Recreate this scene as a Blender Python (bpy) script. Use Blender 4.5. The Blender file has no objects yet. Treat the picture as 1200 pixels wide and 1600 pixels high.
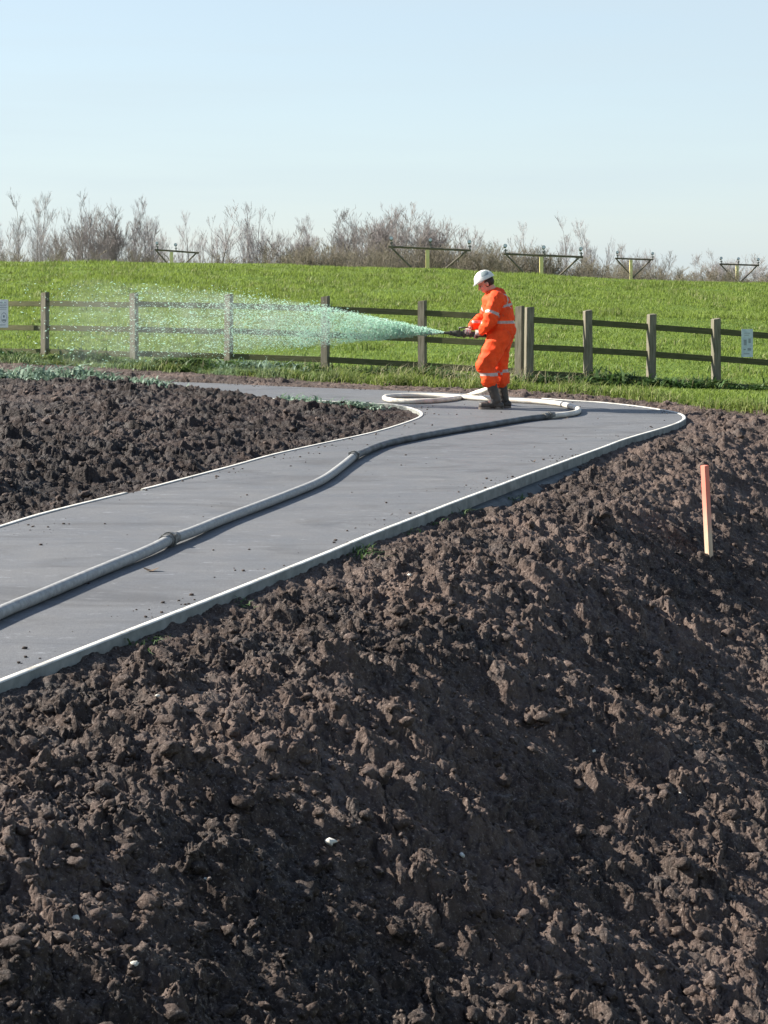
import bpy, bmesh, math, random
import numpy as np
from mathutils import Vector, Matrix
random.seed(7); RNG = np.random.default_rng(7)
S = bpy.context.scene; C = S.collection
PI = math.pi
F = 2800.0; HZ = 430.0; EYE = 1.7          # focal length in photo pixels, eye level row, eye height over the path

def W(px, py, z=0.0):                       # photo pixel -> place on a level at height z
    Y = (EYE - z) * F / (py - HZ)
    return np.array([(px - 600) * Y / F, Y, z])
def WD(px, py, Y):                          # photo pixel -> place at a known distance
    return np.array([(px - 600) * Y / F, Y, EYE - (py - HZ) * Y / F])

# ------------------------------------------------------------------ object helpers
def tag(o, label=None, cat=None, group=None, kind=None):
    if label: o['label'] = label
    if cat: o['category'] = cat
    if group: o['group'] = group
    if kind: o['kind'] = kind
    return o
def empty(name, loc, label, cat, group=None, rz=0):
    o = bpy.data.objects.new(name, None); C.objects.link(o)
    o.location = loc; o.rotation_euler = (0, 0, rz); o.empty_display_size = .2
    return tag(o, label, cat, group)
def link(name, me, mat, parent=None, smooth=False):
    o = bpy.data.objects.new(name, me); C.objects.link(o)
    if mat is not None:
        for m in (mat if isinstance(mat, (list, tuple)) else [mat]): me.materials.append(m)
    if smooth: me.polygons.foreach_set('use_smooth', np.ones(len(me.polygons), dtype=bool))
    if parent: o.parent = parent
    return o
def np_mesh(name, V, Fq):                   # V (n,3), Fq (m,k) all faces k-gons
    me = bpy.data.meshes.new(name); V = np.asarray(V, np.float32); Fq = np.asarray(Fq, np.int32)
    n, k = Fq.shape
    me.vertices.add(len(V)); me.vertices.foreach_set('co', V.ravel())
    me.loops.add(n * k); me.loops.foreach_set('vertex_index', Fq.ravel())
    me.polygons.add(n); me.polygons.foreach_set('loop_start', np.arange(0, n * k, k, dtype=np.int32))
    me.polygons.foreach_set('loop_total', np.full(n, k, np.int32))
    me.update(calc_edges=True); return me
def bm_obj(name, bm, mat, parent=None, smooth=False):
    bmesh.ops.recalc_face_normals(bm, faces=bm.faces)
    me = bpy.data.meshes.new(name); bm.to_mesh(me); bm.free()
    return link(name, me, mat, parent, smooth)
def box(bm, c, s, rot=None, bev=0.0):
    r = bmesh.ops.create_cube(bm, size=1.0); vs = r['verts']
    bmesh.ops.scale(bm, vec=Vector(s), verts=vs)
    if bev > 0:
        es = list({e for v in vs for e in v.link_edges})
        g = bmesh.ops.bevel(bm, geom=es, offset=bev, segments=2, affect='EDGES'); vs = list(set(g['verts']) | {v for v in vs if v.is_valid})
    if rot is not None: bmesh.ops.transform(bm, matrix=rot.to_4x4(), verts=vs)
    bmesh.ops.translate(bm, vec=Vector(c), verts=vs); return vs
def rod(bm, a, b, r0, r1=None, seg=10):
    a = Vector(a); b = Vector(b); r1 = r0 if r1 is None else r1; d = b - a
    m = Matrix.Translation((a + b) / 2) @ d.to_track_quat('Z', 'Y').to_matrix().to_4x4()
    bmesh.ops.create_cone(bm, cap_ends=True, segments=seg, radius1=r0, radius2=r1, depth=d.length, matrix=m)
def ball(bm, c, r, seg=14, rot=None):
    r = (r, r, r) if isinstance(r, (int, float)) else r
    m = Matrix.Translation(Vector(c))
    if rot is not None: m = m @ rot.to_4x4()
    m = m @ Matrix.Diagonal((r[0], r[1], r[2], 1))
    bmesh.ops.create_uvsphere(bm, u_segments=seg, v_segments=max(6, seg // 2 + 2), radius=1.0, matrix=m)
def cap(bm, a, b, r0, r1=None, seg=14):
    r1 = r0 if r1 is None else r1; rod(bm, a, b, r0, r1, seg); ball(bm, a, r0, seg); ball(bm, b, r1, seg)
def catmull(P, step):
    P = [np.array(p, float) for p in P]; P = [2 * P[0] - P[1]] + P + [2 * P[-1] - P[-2]]; out = []
    for i in range(1, len(P) - 2):
        p0, p1, p2, p3 = P[i-1:i+3]; n = max(2, int(np.linalg.norm(p2 - p1) / step))
        for k in range(n):
            t = k / n
            out.append(.5 * ((2*p1) + (-p0+p2)*t + (2*p0-5*p1+4*p2-p3)*t*t + (-p0+3*p1-3*p2+p3)*t**3))
    out.append(P[-2]); return np.array(out)

# ------------------------------------------------------------------ noise in numpy
_P = np.random.default_rng(11).permutation(1024).astype(np.int64)
_R = np.random.default_rng(12).random((1024, 4))
def h2(ix, iy, seed=0): return _P[(ix + _P[(iy + _P[seed & 1023]) & 1023]) & 1023]
def gnoise(x, y, seed=0):
    ix = np.floor(x).astype(np.int64); iy = np.floor(y).astype(np.int64); fx = x - ix; fy = y - iy
    u = fx*fx*fx*(fx*(fx*6-15)+10); v = fy*fy*fy*(fy*(fy*6-15)+10)
    def g(dx, dy):
        a = _R[h2(ix+dx, iy+dy, seed), 0] * 2 * PI
        return np.cos(a) * (fx-dx) + np.sin(a) * (fy-dy)
    return ((g(0,0)*(1-u)+g(1,0)*u)*(1-v) + (g(0,1)*(1-u)+g(1,1)*u)*v) * 1.5
def fbm(x, y, o=4, seed=0, gain=.5):
    s = 0; a = 1
    for i in range(o): s = s + a * gnoise(x*2**i + 17*i, y*2**i - 9*i, seed+i); a *= gain
    return s
def clods(x, y, cell, seed, prob=.8, flat=.75):
    x = x / cell; y = y / cell
    ix = np.floor(x).astype(np.int64); iy = np.floor(y).astype(np.int64); out = np.zeros_like(x)
    for dx in (-1, 0, 1):
        for dy in (-1, 0, 1):
            h = h2(ix+dx, iy+dy, seed); R = _R[h]; hb = _R[(h*7+13) & 1023]
            px = ix+dx+.15+.7*R[:, 1] if R.ndim == 2 else ix+dx+.15+.7*R[..., 1]
            py = iy+dy+.15+.7*R[..., 2]
            r = .26+.34*R[..., 3]; a = hb[..., 0]*PI; c_ = np.cos(a); s_ = np.sin(a); el = .65+.35*hb[..., 1]
            ux = (x-px)*c_+(y-py)*s_; uy = (-(x-px)*s_+(y-py)*c_)/el
            d = (ux*ux+uy*uy)/(r*r)
            q_ = np.clip(1-d, 0, 1); e = (.55*np.sqrt(q_)+.45*q_) * r * flat * (.4+.8*hb[..., 2])
            out = np.maximum(out, np.where(hb[..., 3] < prob, e, 0))
    return out * cell
def sstep(a, b, x):
    t = np.clip((x-a)/(b-a), 0, 1); return t*t*(3-2*t)

# ------------------------------------------------------------------ plan of the place
KR_px = [(0,1063),(133,1011),(267,959),(400,907),(500,867),(583,833),(717,781.5),(833,738),(935,701),(973,687),(1037,668),(1061,659),(1067,652),(1056,645.5),(1024,639.5),(989,634.5),(942,629.5),(897,626.5),(800,620),(700,613.5),(560,608),(450,604),(330,598.5)]
KR = [W(*p)[:2] for p in KR_px]
KR = [KR[0]+(KR[0]-KR[1])/np.linalg.norm(KR[0]-KR[1])*q for q in (9,7.5,6,4.8,3.6,2.4,1.2)] + KR + [KR[-1]+np.array([-1.3,.6]), KR[-1]+np.array([-2.6,1.15]), KR[-1]+np.array([-5.2,2.2]), KR[-1]+np.array([-16,5.0])]
KL_px = [(0,825),(80,801),(200,771),(245,761),(358,731),(430,711),(500,695),(560,682),(603,671.5),(647,657),(661,649.5),(658,643),(642,637.2),(625,633.6),(599,631)]
KL = [W(*p)[:2] for p in KL_px]
e_ = KL[-1]
KL = [KL[0]+(KL[0]-KL[1])/np.linalg.norm(KL[0]-KL[1])*q for q in (13,11,9,7,5,3.4,2.2,1.1)] + KL + [e_+np.array([-.9,.58]), e_+np.array([-2.2,1.42]), e_+np.array([-4.2,2.7]), e_+np.array([-9.5,5.2]), e_+np.array([-19,7.6])]
KR = catmull(KR, .12); KL = catmull(KL, .12)
PATH = np.vstack([KR, KL[::-1]])
def dist_poly(X, Y, L):
    X = X.ravel(); Y = Y.ravel(); best = np.full(X.shape, 1e9)
    A = L[:-1]; B = L[1:]
    for a, b in zip(A, B):
        d = b-a; l2 = d@d
        if l2 < 1e-9: continue
        t = np.clip(((X-a[0])*d[0]+(Y-a[1])*d[1])/l2, 0, 1)
        q = (X-a[0]-t*d[0])**2+(Y-a[1]-t*d[1])**2
        np.minimum(best, q, out=best)
    return np.sqrt(best)
def inside(X, Y, P):
    c = np.zeros(X.shape, bool); n = len(P)
    for i in range(n):
        x0, y0 = P[i]; x1, y1 = P[(i+1) % n]
        if y0 == y1: continue
        c ^= ((y0 > Y) != (y1 > Y)) & (X < (x1-x0)*(Y-y0)/(y1-y0)+x0)
    return c
def thin(L, k): return np.vstack([L[::k], L[-1:]])
KRt = thin(KR, 4); KLt = thin(KL, 2)

FENCE = [(70,87),(210,90),(357,92),(508,94),(660,95.5),(812,97.5)]
FX = np.array([-30,-12,-6.09,-4.33,-2.64,-.98,.63,2.17,3.19,4.09,4.99,5.9,12,30.])
FY = np.array([40,34.4,32.2,31.1,30.4,29.8,29.3,28.7,28.5,28.4,28.3,28.2,27.6,26.])
def yf(X): return np.interp(X, FX, FY)
def zf(X): return np.clip(.04-.022*X, -.3, .45)
CRX = (np.array([-900,-300,0,300,450,700,800,900,1000,1100,1200,1500,2200])-600)/46.7
CRZ = EYE-.13+(430-np.array([404,404,405,406,410,417,423,429,434,438,440,444,446]))/46.7
def edgeB(X):                                # where soil gives way to grass on the far side
    return np.interp(X, [-30,-9,-5,-3.2,-2.07,-.4,.97,1.9,2.76,3.5,4.1,4.68,9,20,40],
                     [39,33.0,30.6,29.6,29.0,27.75,27.0,26.5,25.6,24.4,23.1,21.9,20.6,18.5,15.])
def grass_z(X, Y):
    v = Y-yf(X); z = zf(X)*sstep(-3.0, -.3, v)
    zc = np.interp(X*60/np.maximum(Y, 30), CRX, CRZ)
    u = np.clip(v/(61-yf(X)), 0, 1); up = u*(1.12-.12*u)
    z = z+(zc-zf(X)+.0)*up
    dn = sstep(61, 120, Y); z = z*(1-dn)+dn*(-2.0); dn = sstep(120, 320, Y); z = z*(1-dn)+dn*(-7.0)
    z = z+.05*fbm(X/3, Y/3, 3, 40)*sstep(0, 6, v)*(1-sstep(100,140,Y))
    return z
def regions(X, Y):
    X = np.asarray(X, float); Y = np.asarray(Y, float)
    ins = inside(X, Y, PATH); dr = dist_poly(X, Y, KRt).reshape(X.shape); dl = dist_poly(X, Y, KLt).reshape(X.shape)
    return ins, dr, dl
def soil_macro(X, Y, dr, dl):
    # outside the right kerb: flat shoulder, then a bank falling to the lower right
    w = 1-sstep(17.0, 23.5, Y)
    t = dr
    sl = .12*t+.62*np.log1p(np.exp((t-1.12)*5))/5
    sl = 2.2*(1-np.exp(-(sl/2.2)*1.12))
    zr = -.035-sl*w-.015*sstep(14,17,Y)
    zr = zr+.055*fbm(X/1.3+3, Y/1.3, 3, 5)*sstep(.2, 1.0, t)*(.35+.65*w)
    zr = zr+.07*sstep(.0, 1.0, t)*(1-w)
    notch = np.exp(-((Y-14.6)/1.7)**2)*np.exp(-((t-.10)/.16)**2)
    zr = zr-.09*notch
    far = (Y > 24) | ((X < 3) & (Y > 22.5))
    zr = np.where(far, .01+.05*sstep(.0, .25, t)+.03*fbm(X*1.2, Y*1.2, 2, 8), zr)
    # the heap left of the path
    hh = np.interp(X, [-30,-8,-5,-3.2,-2,-1,0,.5], [.36,.36,.34,.31,.22,.10,.03,.0])
    zl = -.035+hh*sstep(.0, 1.6, dl)*(.75+.25*sstep(16, 24, Y))+.04*fbm(X/1.1, Y/1.1, 3, 9)*sstep(.2, 1.2, dl)
    return np.where(dl < dr, zl, zr)
def soil_detail(X, Y, dr, dl):
    wx = X+.05*fbm(X*5, Y*5, 3, 20); wy = Y+.05*fbm(X*5+9, Y*5+4, 3, 24)
    wx = wx+.012*gnoise(X*38, Y*38, 21); wy = wy+.012*gnoise(X*38+3, Y*38, 22)
    u_ = .942*X-.336*Y; w_ = .336*X+.942*Y
    smear = sstep(.10, .55, fbm(u_/2.0+2, w_/.75, 3, 31)+.05)*sstep(.7, 1.5, dr)     # scraped patches on the bank
    a = 1-.75*smear
    h = clods(wx, wy, .30, 1, .26, .50)*a
    h = h+clods(wx+3, wy, .12, 2, .50, .56)*a
    h = h+clods(wx, wy+5, .050, 3, .8, .85)*(.3+.7*a)
    b = 0; g = 1.0
    for i in range(7):
        f = 4.2*2**i; b = b+g*np.abs(gnoise(wx*f+7*i, wy*f-3*i, 50+i)); g *= .60
    h = h+.072*b*(.45+.55*a)-.066
    rr = np.abs(gnoise(w_*4.2+.3*gnoise(u_, w_, 61), u_*.9, 60))+.5*np.abs(gnoise(w_*11, u_*2.0, 62))
    h = h+.075*(.3-rr)*sstep(.8, 1.6, dr)*(.4+.6*smear)
    near = sstep(0.0, .35, np.minimum(dr, dl))
    return h*(.30+.70*near)

# ------------------------------------------------------------------ materials
def mat(name, rough=.8, spec=.3):
    m = bpy.data.materials.new(name); m.use_nodes = True; nt = m.node_tree
    b = nt.nodes['Principled BSDF']; b.inputs['Roughness'].default_value = rough
    b.inputs['Specular IOR Level'].default_value = spec; return m, nt, b
def N(nt, t, **k):
    n = nt.nodes.new(t)
    for a, v in k.items():
        if a.startswith('i_'): n.inputs[a[2:].replace('_', ' ')].default_value = v
        else: setattr(n, a, v)
    return n
def ramp(nt, fac, stops):
    r = nt.nodes.new('ShaderNodeValToRGB'); e = r.color_ramp.elements
    while len(e) > 1: e.remove(e[-1])
    e[0].position = stops[0][0]; e[0].color = (*stops[0][1], 1)
    for p, c in stops[1:]: x = e.new(p); x.color = (*c, 1)
    nt.links.new(fac, r.inputs['Fac']); return r.outputs['Color']
def noise(nt, scale, detail=4, rough=.55, vec=None, dist=0):
    n = N(nt, 'ShaderNodeTexNoise'); n.inputs['Scale'].default_value = scale; n.inputs['Detail'].default_value = detail
    n.inputs['Roughness'].default_value = rough; n.inputs['Distortion'].default_value = dist
    if vec is None:
        g = nt.nodes.get('GEO') or N(nt, 'ShaderNodeNewGeometry', name='GEO'); vec = g.outputs['Position']
    nt.links.new(vec, n.inputs['Vector']); return n.outputs['Fac']
def stretched(nt, sc, rot=(0,0,0), local=False):
    if local: src = N(nt, 'ShaderNodeTexCoord').outputs['Object']
    else:
        g = nt.nodes.get('GEO') or N(nt, 'ShaderNodeNewGeometry', name='GEO'); src = g.outputs['Position']
    mp = N(nt, 'ShaderNodeMapping'); mp.inputs['Scale'].default_value = sc; mp.inputs['Rotation'].default_value = rot
    nt.links.new(src, mp.inputs['Vector']); return mp.outputs['Vector']
def mix(nt, fac, a, b, mode='MIX'):
    m = N(nt, 'ShaderNodeMix', data_type='RGBA', blend_type=mode)
    for s, v in ((0, fac), (6, a), (7, b)):
        if isinstance(v, bpy.types.NodeSocket): nt.links.new(v, m.inputs[s])
        elif s == 0: m.inputs[0].default_value = v
        else: m.inputs[s].default_value = (*v, 1)
    return m.outputs[2]
def bump(nt, b, h, strength=.4, dist=.01):
    n = N(nt, 'ShaderNodeBump'); n.inputs['Strength'].default_value = strength; n.inputs['Distance'].default_value = dist
    nt.links.new(h, n.inputs['Height']); nt.links.new(n.outputs['Normal'], b.inputs['Normal'])
def simple(name, c0, c1, scale=8, rough=.8, spec=.3, bs=.3, bd=.005, vec=None, detail=4, pos=(.3,.7), local=False):
    m, nt, b = mat(name, rough, spec)
    if local and vec is None: vec = (1,1,1)
    v = stretched(nt, vec, local=local) if vec else None
    f = noise(nt, scale, detail, .6, v)
    nt.links.new(ramp(nt, f, [(pos[0], c0), (pos[1], c1)]), b.inputs['Base Color'])
    if bs: bump(nt, b, f, bs, bd)
    return m

def soil_material(name='soil', k=(1,1,1)):
    m, nt, b = mat(name, .8, .3)
    n1 = noise(nt, .9, 5, .6); n2 = noise(nt, 8, 8, .72); n3 = noise(nt, 70, 5, .75); n4 = noise(nt, 3.0, 5, .65, dist=.6); n5 = noise(nt, 28, 6, .75)
    c = ramp(nt, n2, [(.32, (.022,.015,.012)), (.5, (.050,.036,.029)), (.68, (.098,.072,.059))])
    c = mix(nt, ramp(nt, n1, [(.42, (0,0,0)), (.62, (.75,.75,.75))]), c, mix(nt, n5, (.095,.068,.055), (.21,.155,.130)))
    c = mix(nt, ramp(nt, n4, [(.58, (0,0,0)), (.70, (.55,.55,.55))]), c, (.030,.028,.027))
    c = mix(nt, ramp(nt, n5, [(.54, (0,0,0)), (.66, (.65,.65,.65))]), c, (.19,.145,.12))
    c = mix(nt, ramp(nt, n3, [(.57, (0,0,0)), (.66, (.8,.8,.8))]), c, (.36,.31,.27))
    c = mix(nt, ramp(nt, n3, [(.32, (.5,.5,.5)), (.42, (0,0,0))]), c, (.014,.011,.010))
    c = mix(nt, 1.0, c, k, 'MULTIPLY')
    nt.links.new(c, b.inputs['Base Color'])
    nt.links.new(ramp(nt, n4, [(.35, (.95,.95,.95)), (.65, (.62,.62,.62))]), b.inputs['Roughness'])
    n6 = noise(nt, 34, 9, .72); b1 = N(nt, 'ShaderNodeBump'); b1.inputs['Strength'].default_value = .85; b1.inputs['Distance'].default_value = .034
    nt.links.new(n6, b1.inputs['Height']); vo = N(nt, 'ShaderNodeTexVoronoi'); vo.inputs['Scale'].default_value = 55
    nt.links.new(nt.nodes['GEO'].outputs['Position'], vo.inputs['Vector']); b2 = N(nt, 'ShaderNodeBump', invert=True); b2.inputs['Strength'].default_value = .5; b2.inputs['Distance'].default_value = .012
    nt.links.new(vo.outputs['Distance'], b2.inputs['Height']); nt.links.new(b1.outputs[0], b2.inputs['Normal']); nt.links.new(b2.outputs[0], b.inputs['Normal']); return m
def asphalt_material():
    m, nt, b = mat('asphalt', .7, .35)
    big = noise(nt, .30, 4, .6, dist=.6); med = noise(nt, 2.2, 6, .7); fine = noise(nt, 170, 3, .7); fin2 = noise(nt, 45, 5, .75)
    st = noise(nt, 1.0, 6, .72, stretched(nt, (.7, 6.5, 1), (0,0,.12)))
    c = ramp(nt, big, [(.35, (.100,.106,.118)), (.5, (.140,.142,.148)), (.65, (.180,.178,.172))])
    c = mix(nt, .5, c, ramp(nt, med, [(.32, (.095,.098,.108)), (.68, (.205,.203,.198))]))
    c = mix(nt, .40, c, ramp(nt, fin2, [(.35, (.07,.07,.073)), (.65, (.24,.24,.235))]))
    c = mix(nt, .40, c, ramp(nt, fine, [(.38, (.03,.03,.033)), (.62, (.30,.30,.295))]))
    c = mix(nt, ramp(nt, st, [(.54, (0,0,0)), (.72, (.32,.32,.32))]), c, (.27,.268,.262))
    c = mix(nt, ramp(nt, st, [(.30, (.3,.3,.3)), (.44, (0,0,0))]), c, (.085,.088,.10))
    sp = noise(nt, 5, 7, .8, stretched(nt, (1,3.2,1), (0,0,.2)), .8)
    c = mix(nt, ramp(nt, sp, [(.58, (0,0,0)), (.66, (.6,.6,.6))]), c, (.42,.43,.44))
    dk = noise(nt, .7, 5, .65, stretched(nt, (1,2.0,1)), 1.0)
    c = mix(nt, ramp(nt, dk, [(.52, (0,0,0)), (.66, (.55,.55,.55))]), c, (.080,.076,.074))
    c = mix(nt, 1.0, c, (.68,.685,.705), 'MULTIPLY')
    nt.links.new(c, b.inputs['Base Color'])
    nt.links.new(ramp(nt, med, [(.3, (.55,.55,.55)), (.7, (.8,.8,.8))]), b.inputs['Roughness'])
    bump(nt, b, fine, .35, .004); return m
def leaf_material(name, cols, trans=.45, rough=.6, spec=.25, dye=False):
    m, nt, b = mat(name, rough, spec)
    g = N(nt, 'ShaderNodeNewGeometry', name='GEO')
    c = ramp(nt, g.outputs['Random Per Island'], [(i/(len(cols)-1), cc) for i, cc in enumerate(cols)])
    n = noise(nt, .5, 4, .6); n2 = noise(nt, 2.3, 3, .6)
    c = mix(nt, ramp(nt, n, [(.35, (.0,.0,.0)), (.7, (.5,.5,.5))]), c, tuple(x*1.35 for x in cols[len(cols)//2]))
    hv = N(nt, 'ShaderNodeHueSaturation'); nt.links.new(c, hv.inputs['Color'])
    v = N(nt, 'ShaderNodeMapRange'); v.inputs[1].default_value = .3; v.inputs[2].default_value = .7; v.inputs[3].default_value = .72; v.inputs[4].default_value = 1.25
    nt.links.new(n2, v.inputs[0]); nt.links.new(v.outputs[0], hv.inputs['Value']); c = hv.outputs['Color']
    if dye:                                   # green hydroseed mulch that has drifted on to the grass
        sx = N(nt, 'ShaderNodeSeparateXYZ'); nt.links.new(g.outputs['Position'], sx.inputs[0])
        a = N(nt, 'ShaderNodeMapRange', interpolation_type='SMOOTHSTEP'); a.inputs[1].default_value = -.3; a.inputs[2].default_value = -2.4
        nt.links.new(sx.outputs['X'], a.inputs[0])
        a2 = N(nt, 'ShaderNodeMapRange', interpolation_type='SMOOTHSTEP'); a2.inputs[1].default_value = 35.5; a2.inputs[2].default_value = 31
        nt.links.new(sx.outputs['Y'], a2.inputs[0])
        k = N(nt, 'ShaderNodeMath', operation='MULTIPLY'); nt.links.new(a.outputs[0], k.inputs[0]); nt.links.new(a2.outputs[0], k.inputs[1])
        k2 = N(nt, 'ShaderNodeMath', operation='MULTIPLY'); nt.links.new(k.outputs[0], k2.inputs[0])
        nt.links.new(ramp(nt, noise(nt, 1.6, 4, .7), [(.40, (.0,.0,.0)), (.62, (.75,.75,.75))]), k2.inputs[1])
        c = mix(nt, k2.outputs[0], c, (.24,.34,.20))
    nt.links.new(c, b.inputs['Base Color'])
    t = N(nt, 'ShaderNodeBsdfTranslucent'); nt.links.new(c, t.inputs['Color'])
    ms = N(nt, 'ShaderNodeMixShader'); ms.inputs[0].default_value = trans
    nt.links.new(b.outputs[0], ms.inputs[1]); nt.links.new(t.outputs[0], ms.inputs[2])
    nt.links.new(ms.outputs[0], nt.nodes['Material Output'].inputs['Surface']); return m

M = {}
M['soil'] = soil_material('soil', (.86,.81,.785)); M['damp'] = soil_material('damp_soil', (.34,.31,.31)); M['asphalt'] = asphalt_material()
M['kerb'] = simple('kerb_concrete', (.42,.41,.37), (.66,.64,.58), 6, .85, .2, .3, .003)
_nt = M['kerb'].node_tree; _b = _nt.nodes['Principled BSDF']; _c = _b.inputs['Base Color'].links[0].from_socket
_c = mix(_nt, ramp(_nt, noise(_nt, 5, 7, .8), [(.54, (0,0,0)), (.66, (.85,.85,.85))]), _c, (.16,.135,.11)); _nt.links.new(_c, _b.inputs['Base Color'])
M['kerb_face'] = simple('kerb_face_shaded', (.13,.135,.12), (.25,.25,.225), 9, .85, .2, .5, .004)  # darker copy of the kerb concrete: shade painted into the upright faces
M['haunch'] = simple('haunch_concrete', (.07,.075,.075), (.14,.145,.14), 5, .85, .25, .6, .01)
M['grassbase'] = simple('grass_ground', (.055,.095,.014), (.11,.165,.03), 1.4, .9, .1, .5, .02)
M['grass'] = leaf_material('grass_blades', [(.115,.165,.024), (.145,.200,.032), (.175,.235,.046), (.22,.28,.08)], .5, dye=True)
M['tuft'] = leaf_material('rough_grass', [(.065,.115,.018), (.11,.17,.03), (.17,.21,.045), (.36,.34,.18)], .4, dye=True)
M['weed'] = leaf_material('weed_leaves', [(.030,.065,.018), (.055,.105,.028), (.085,.13,.04)], .3)
M['dyed'] = leaf_material('dyed_weed_leaves', [(.10,.15,.10), (.19,.27,.19), (.32,.42,.33)], .3)
M['straw'] = leaf_material('dry_stems', [(.30,.26,.15), (.42,.37,.24)], .25)
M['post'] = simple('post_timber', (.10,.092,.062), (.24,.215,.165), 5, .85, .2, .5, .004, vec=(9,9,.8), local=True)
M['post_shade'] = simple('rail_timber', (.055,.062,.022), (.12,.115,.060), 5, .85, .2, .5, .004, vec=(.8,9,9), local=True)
M['orange'] = simple('hi_vis_orange', (.90,.062,.008), (1.0,.100,.018), 9, .75, .25, .25, .006, local=True)
_nt = M['orange'].node_tree; _b = _nt.nodes['Principled BSDF']; _c = _b.inputs['Base Color'].links[0].from_socket
_o = stretched(_nt, (1,1,1), local=True); _n = noise(_nt, 16, 6, .7, _o); _n2 = noise(_nt, 5, 4, .6, _o)
_c = mix(_nt, ramp(_nt, _n, [(.60, (0,0,0)), (.70, (.5,.5,.5))]), _c, (.30,.10,.05)); _c = mix(_nt, ramp(_nt, _n2, [(.35, (.75,.70,.70)), (.6, (1,1,1))]), (0,0,0), _c)
_nt.links.new(_c, _b.inputs['Base Color'])
M['band'] = simple('reflective_tape', (.34,.25,.23), (.50,.40,.37), 14, .4, .5, .2, .002, local=True)
M['helmet'] = simple('helmet_shell', (.62,.60,.50), (.80,.79,.72), 7, .35, .5, .1, .002, local=True)
M['helmet_mark'] = simple('helmet_sticker', (.16,.20,.20), (.30,.35,.34), 7, .4, .5, .0, .0, local=True)
M['skin'] = simple('skin', (.50,.25,.17), (.62,.34,.25), 12, .55, .35, .2, .002, local=True)
M['glove'] = simple('work_glove', (.30,.25,.24), (.50,.42,.38), 15, .8, .2, .3, .003, local=True)
M['hair'] = simple('hair_dark', (.02,.014,.01), (.06,.04,.03), 40, .6, .3, .5, .004, local=True)
M['boot'] = simple('muddy_boots', (.022,.018,.015), (.080,.060,.047), 9, .55, .45, .4, .004, local=True)
M['boot_mud'] = simple('boot_sole', (.10,.08,.065), (.22,.18,.15), 12, .8, .2, .5, .004, local=True)
M['gun'] = simple('gun_metal', (.018,.018,.014), (.075,.075,.045), 18, .5, .5, .6, .006, local=True)
M['hose_white'] = simple('hose_canvas', (.46,.41,.34), (.72,.68,.60), 7, .7, .3, .3, .004)
M['hose_grey'] = simple('hose_grey_canvas', (.20,.198,.19), (.37,.365,.35), 30, .65, .35, .5, .004, pos=(.25,.75))
M['hose_dark'] = simple('hose_muddy', (.045,.048,.042), (.16,.165,.175), 8, .6, .4, .5, .004)
M['coupling'] = simple('coupling_metal', (.07,.07,.065), (.22,.21,.19), 30, .5, .5, .6, .006)
M['stake'] = None
M['sign'] = simple('sign_board', (.72,.74,.70), (.84,.85,.82), 9, .5, .4, 0, 0)
M['sign_blue'] = simple('weathered_sign', (.40,.47,.52), (.60,.67,.66), 18, .5, .4, 0, 0)
M['ink'] = simple('sign_print', (.20,.23,.25), (.32,.35,.36), 20, .6, .3, 0, 0)
M['yellow'] = simple('post_yellow', (.66,.57,.22), (.80,.72,.38), 3, .6, .3, 0, 0)
M['lampmetal'] = simple('lamp_metal', (.03,.035,.03), (.09,.095,.08), 6, .5, .5, 0, 0)
M['barmetal'] = simple('bar_metal', (.085,.07,.05), (.17,.145,.10), 6, .6, .3, 0, 0)
M['lampglass'] = simple('lamp_glass', (.5,.52,.5), (.7,.72,.7), 6, .2, .6, 0, 0)
M['bark'] = simple('bark_grey', (.20,.18,.165), (.36,.33,.31), 3, .85, .2, .0, .0)
M['twig'] = simple('twigs_grey', (.26,.235,.235), (.42,.39,.39), 2, .85, .2, 0, 0)
M['twig_brown'] = simple('twigs_brown', (.185,.16,.15), (.33,.30,.285), 1.2, .85, .2, 0, 0)
M['hedge'] = simple('hedge_twigs', (.13,.115,.075), (.25,.22,.17), 1.2, .85, .2, 0, 0)
M['stone'] = simple('pale_stone', (.42,.40,.34), (.66,.63,.56), 20, .8, .3, .4, .004)
M['leaf'] = simple('dead_leaf', (.07,.05,.035), (.14,.10,.07), 30, .8, .2, .2, .002)

# ------------------------------------------------------------------ ground sheet (to the horizon)
def grid_mesh(name, xs, ys, zfun):
    X, Y = np.meshgrid(xs, ys); Z = zfun(X, Y); nx = len(xs); ny = len(ys)
    V = np.stack([X.ravel(), Y.ravel(), Z.ravel()], 1)
    i = np.arange(nx*ny).reshape(ny, nx)
    Q = np.stack([i[:-1,:-1].ravel(), i[:-1,1:].ravel(), i[1:,1:].ravel(), i[1:,:-1].ravel()], 1)
    return np_mesh(name, V, Q)
def sym(a): return np.concatenate([-a[::-1], a])
xs = sym(np.concatenate([np.arange(.2, 20, .4), np.geomspace(20.3, 2500, 60)]))
ys = np.concatenate([[-60,-40,-20,-10,-6], np.arange(-4, 70, .4), np.geomspace(70.5, 2600, 90)])
def ground_fun(X, Y):
    z = grass_z(X, Y)
    ins, dr, dl = regions(X, Y)
    m = soil_macro(X, Y, dr, dl)-.35
    k = sstep(.05, .5, Y-edgeB(X)); k = k*(~ins)
    k2 = np.where(ins, 0, k)
    return np.where(ins, -.35, m)*(1-k2)+z*k2
ground = link('ground', grid_mesh('ground', xs, ys, ground_fun), M['grassbase'], smooth=True); tag(ground, kind='structure')

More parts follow.
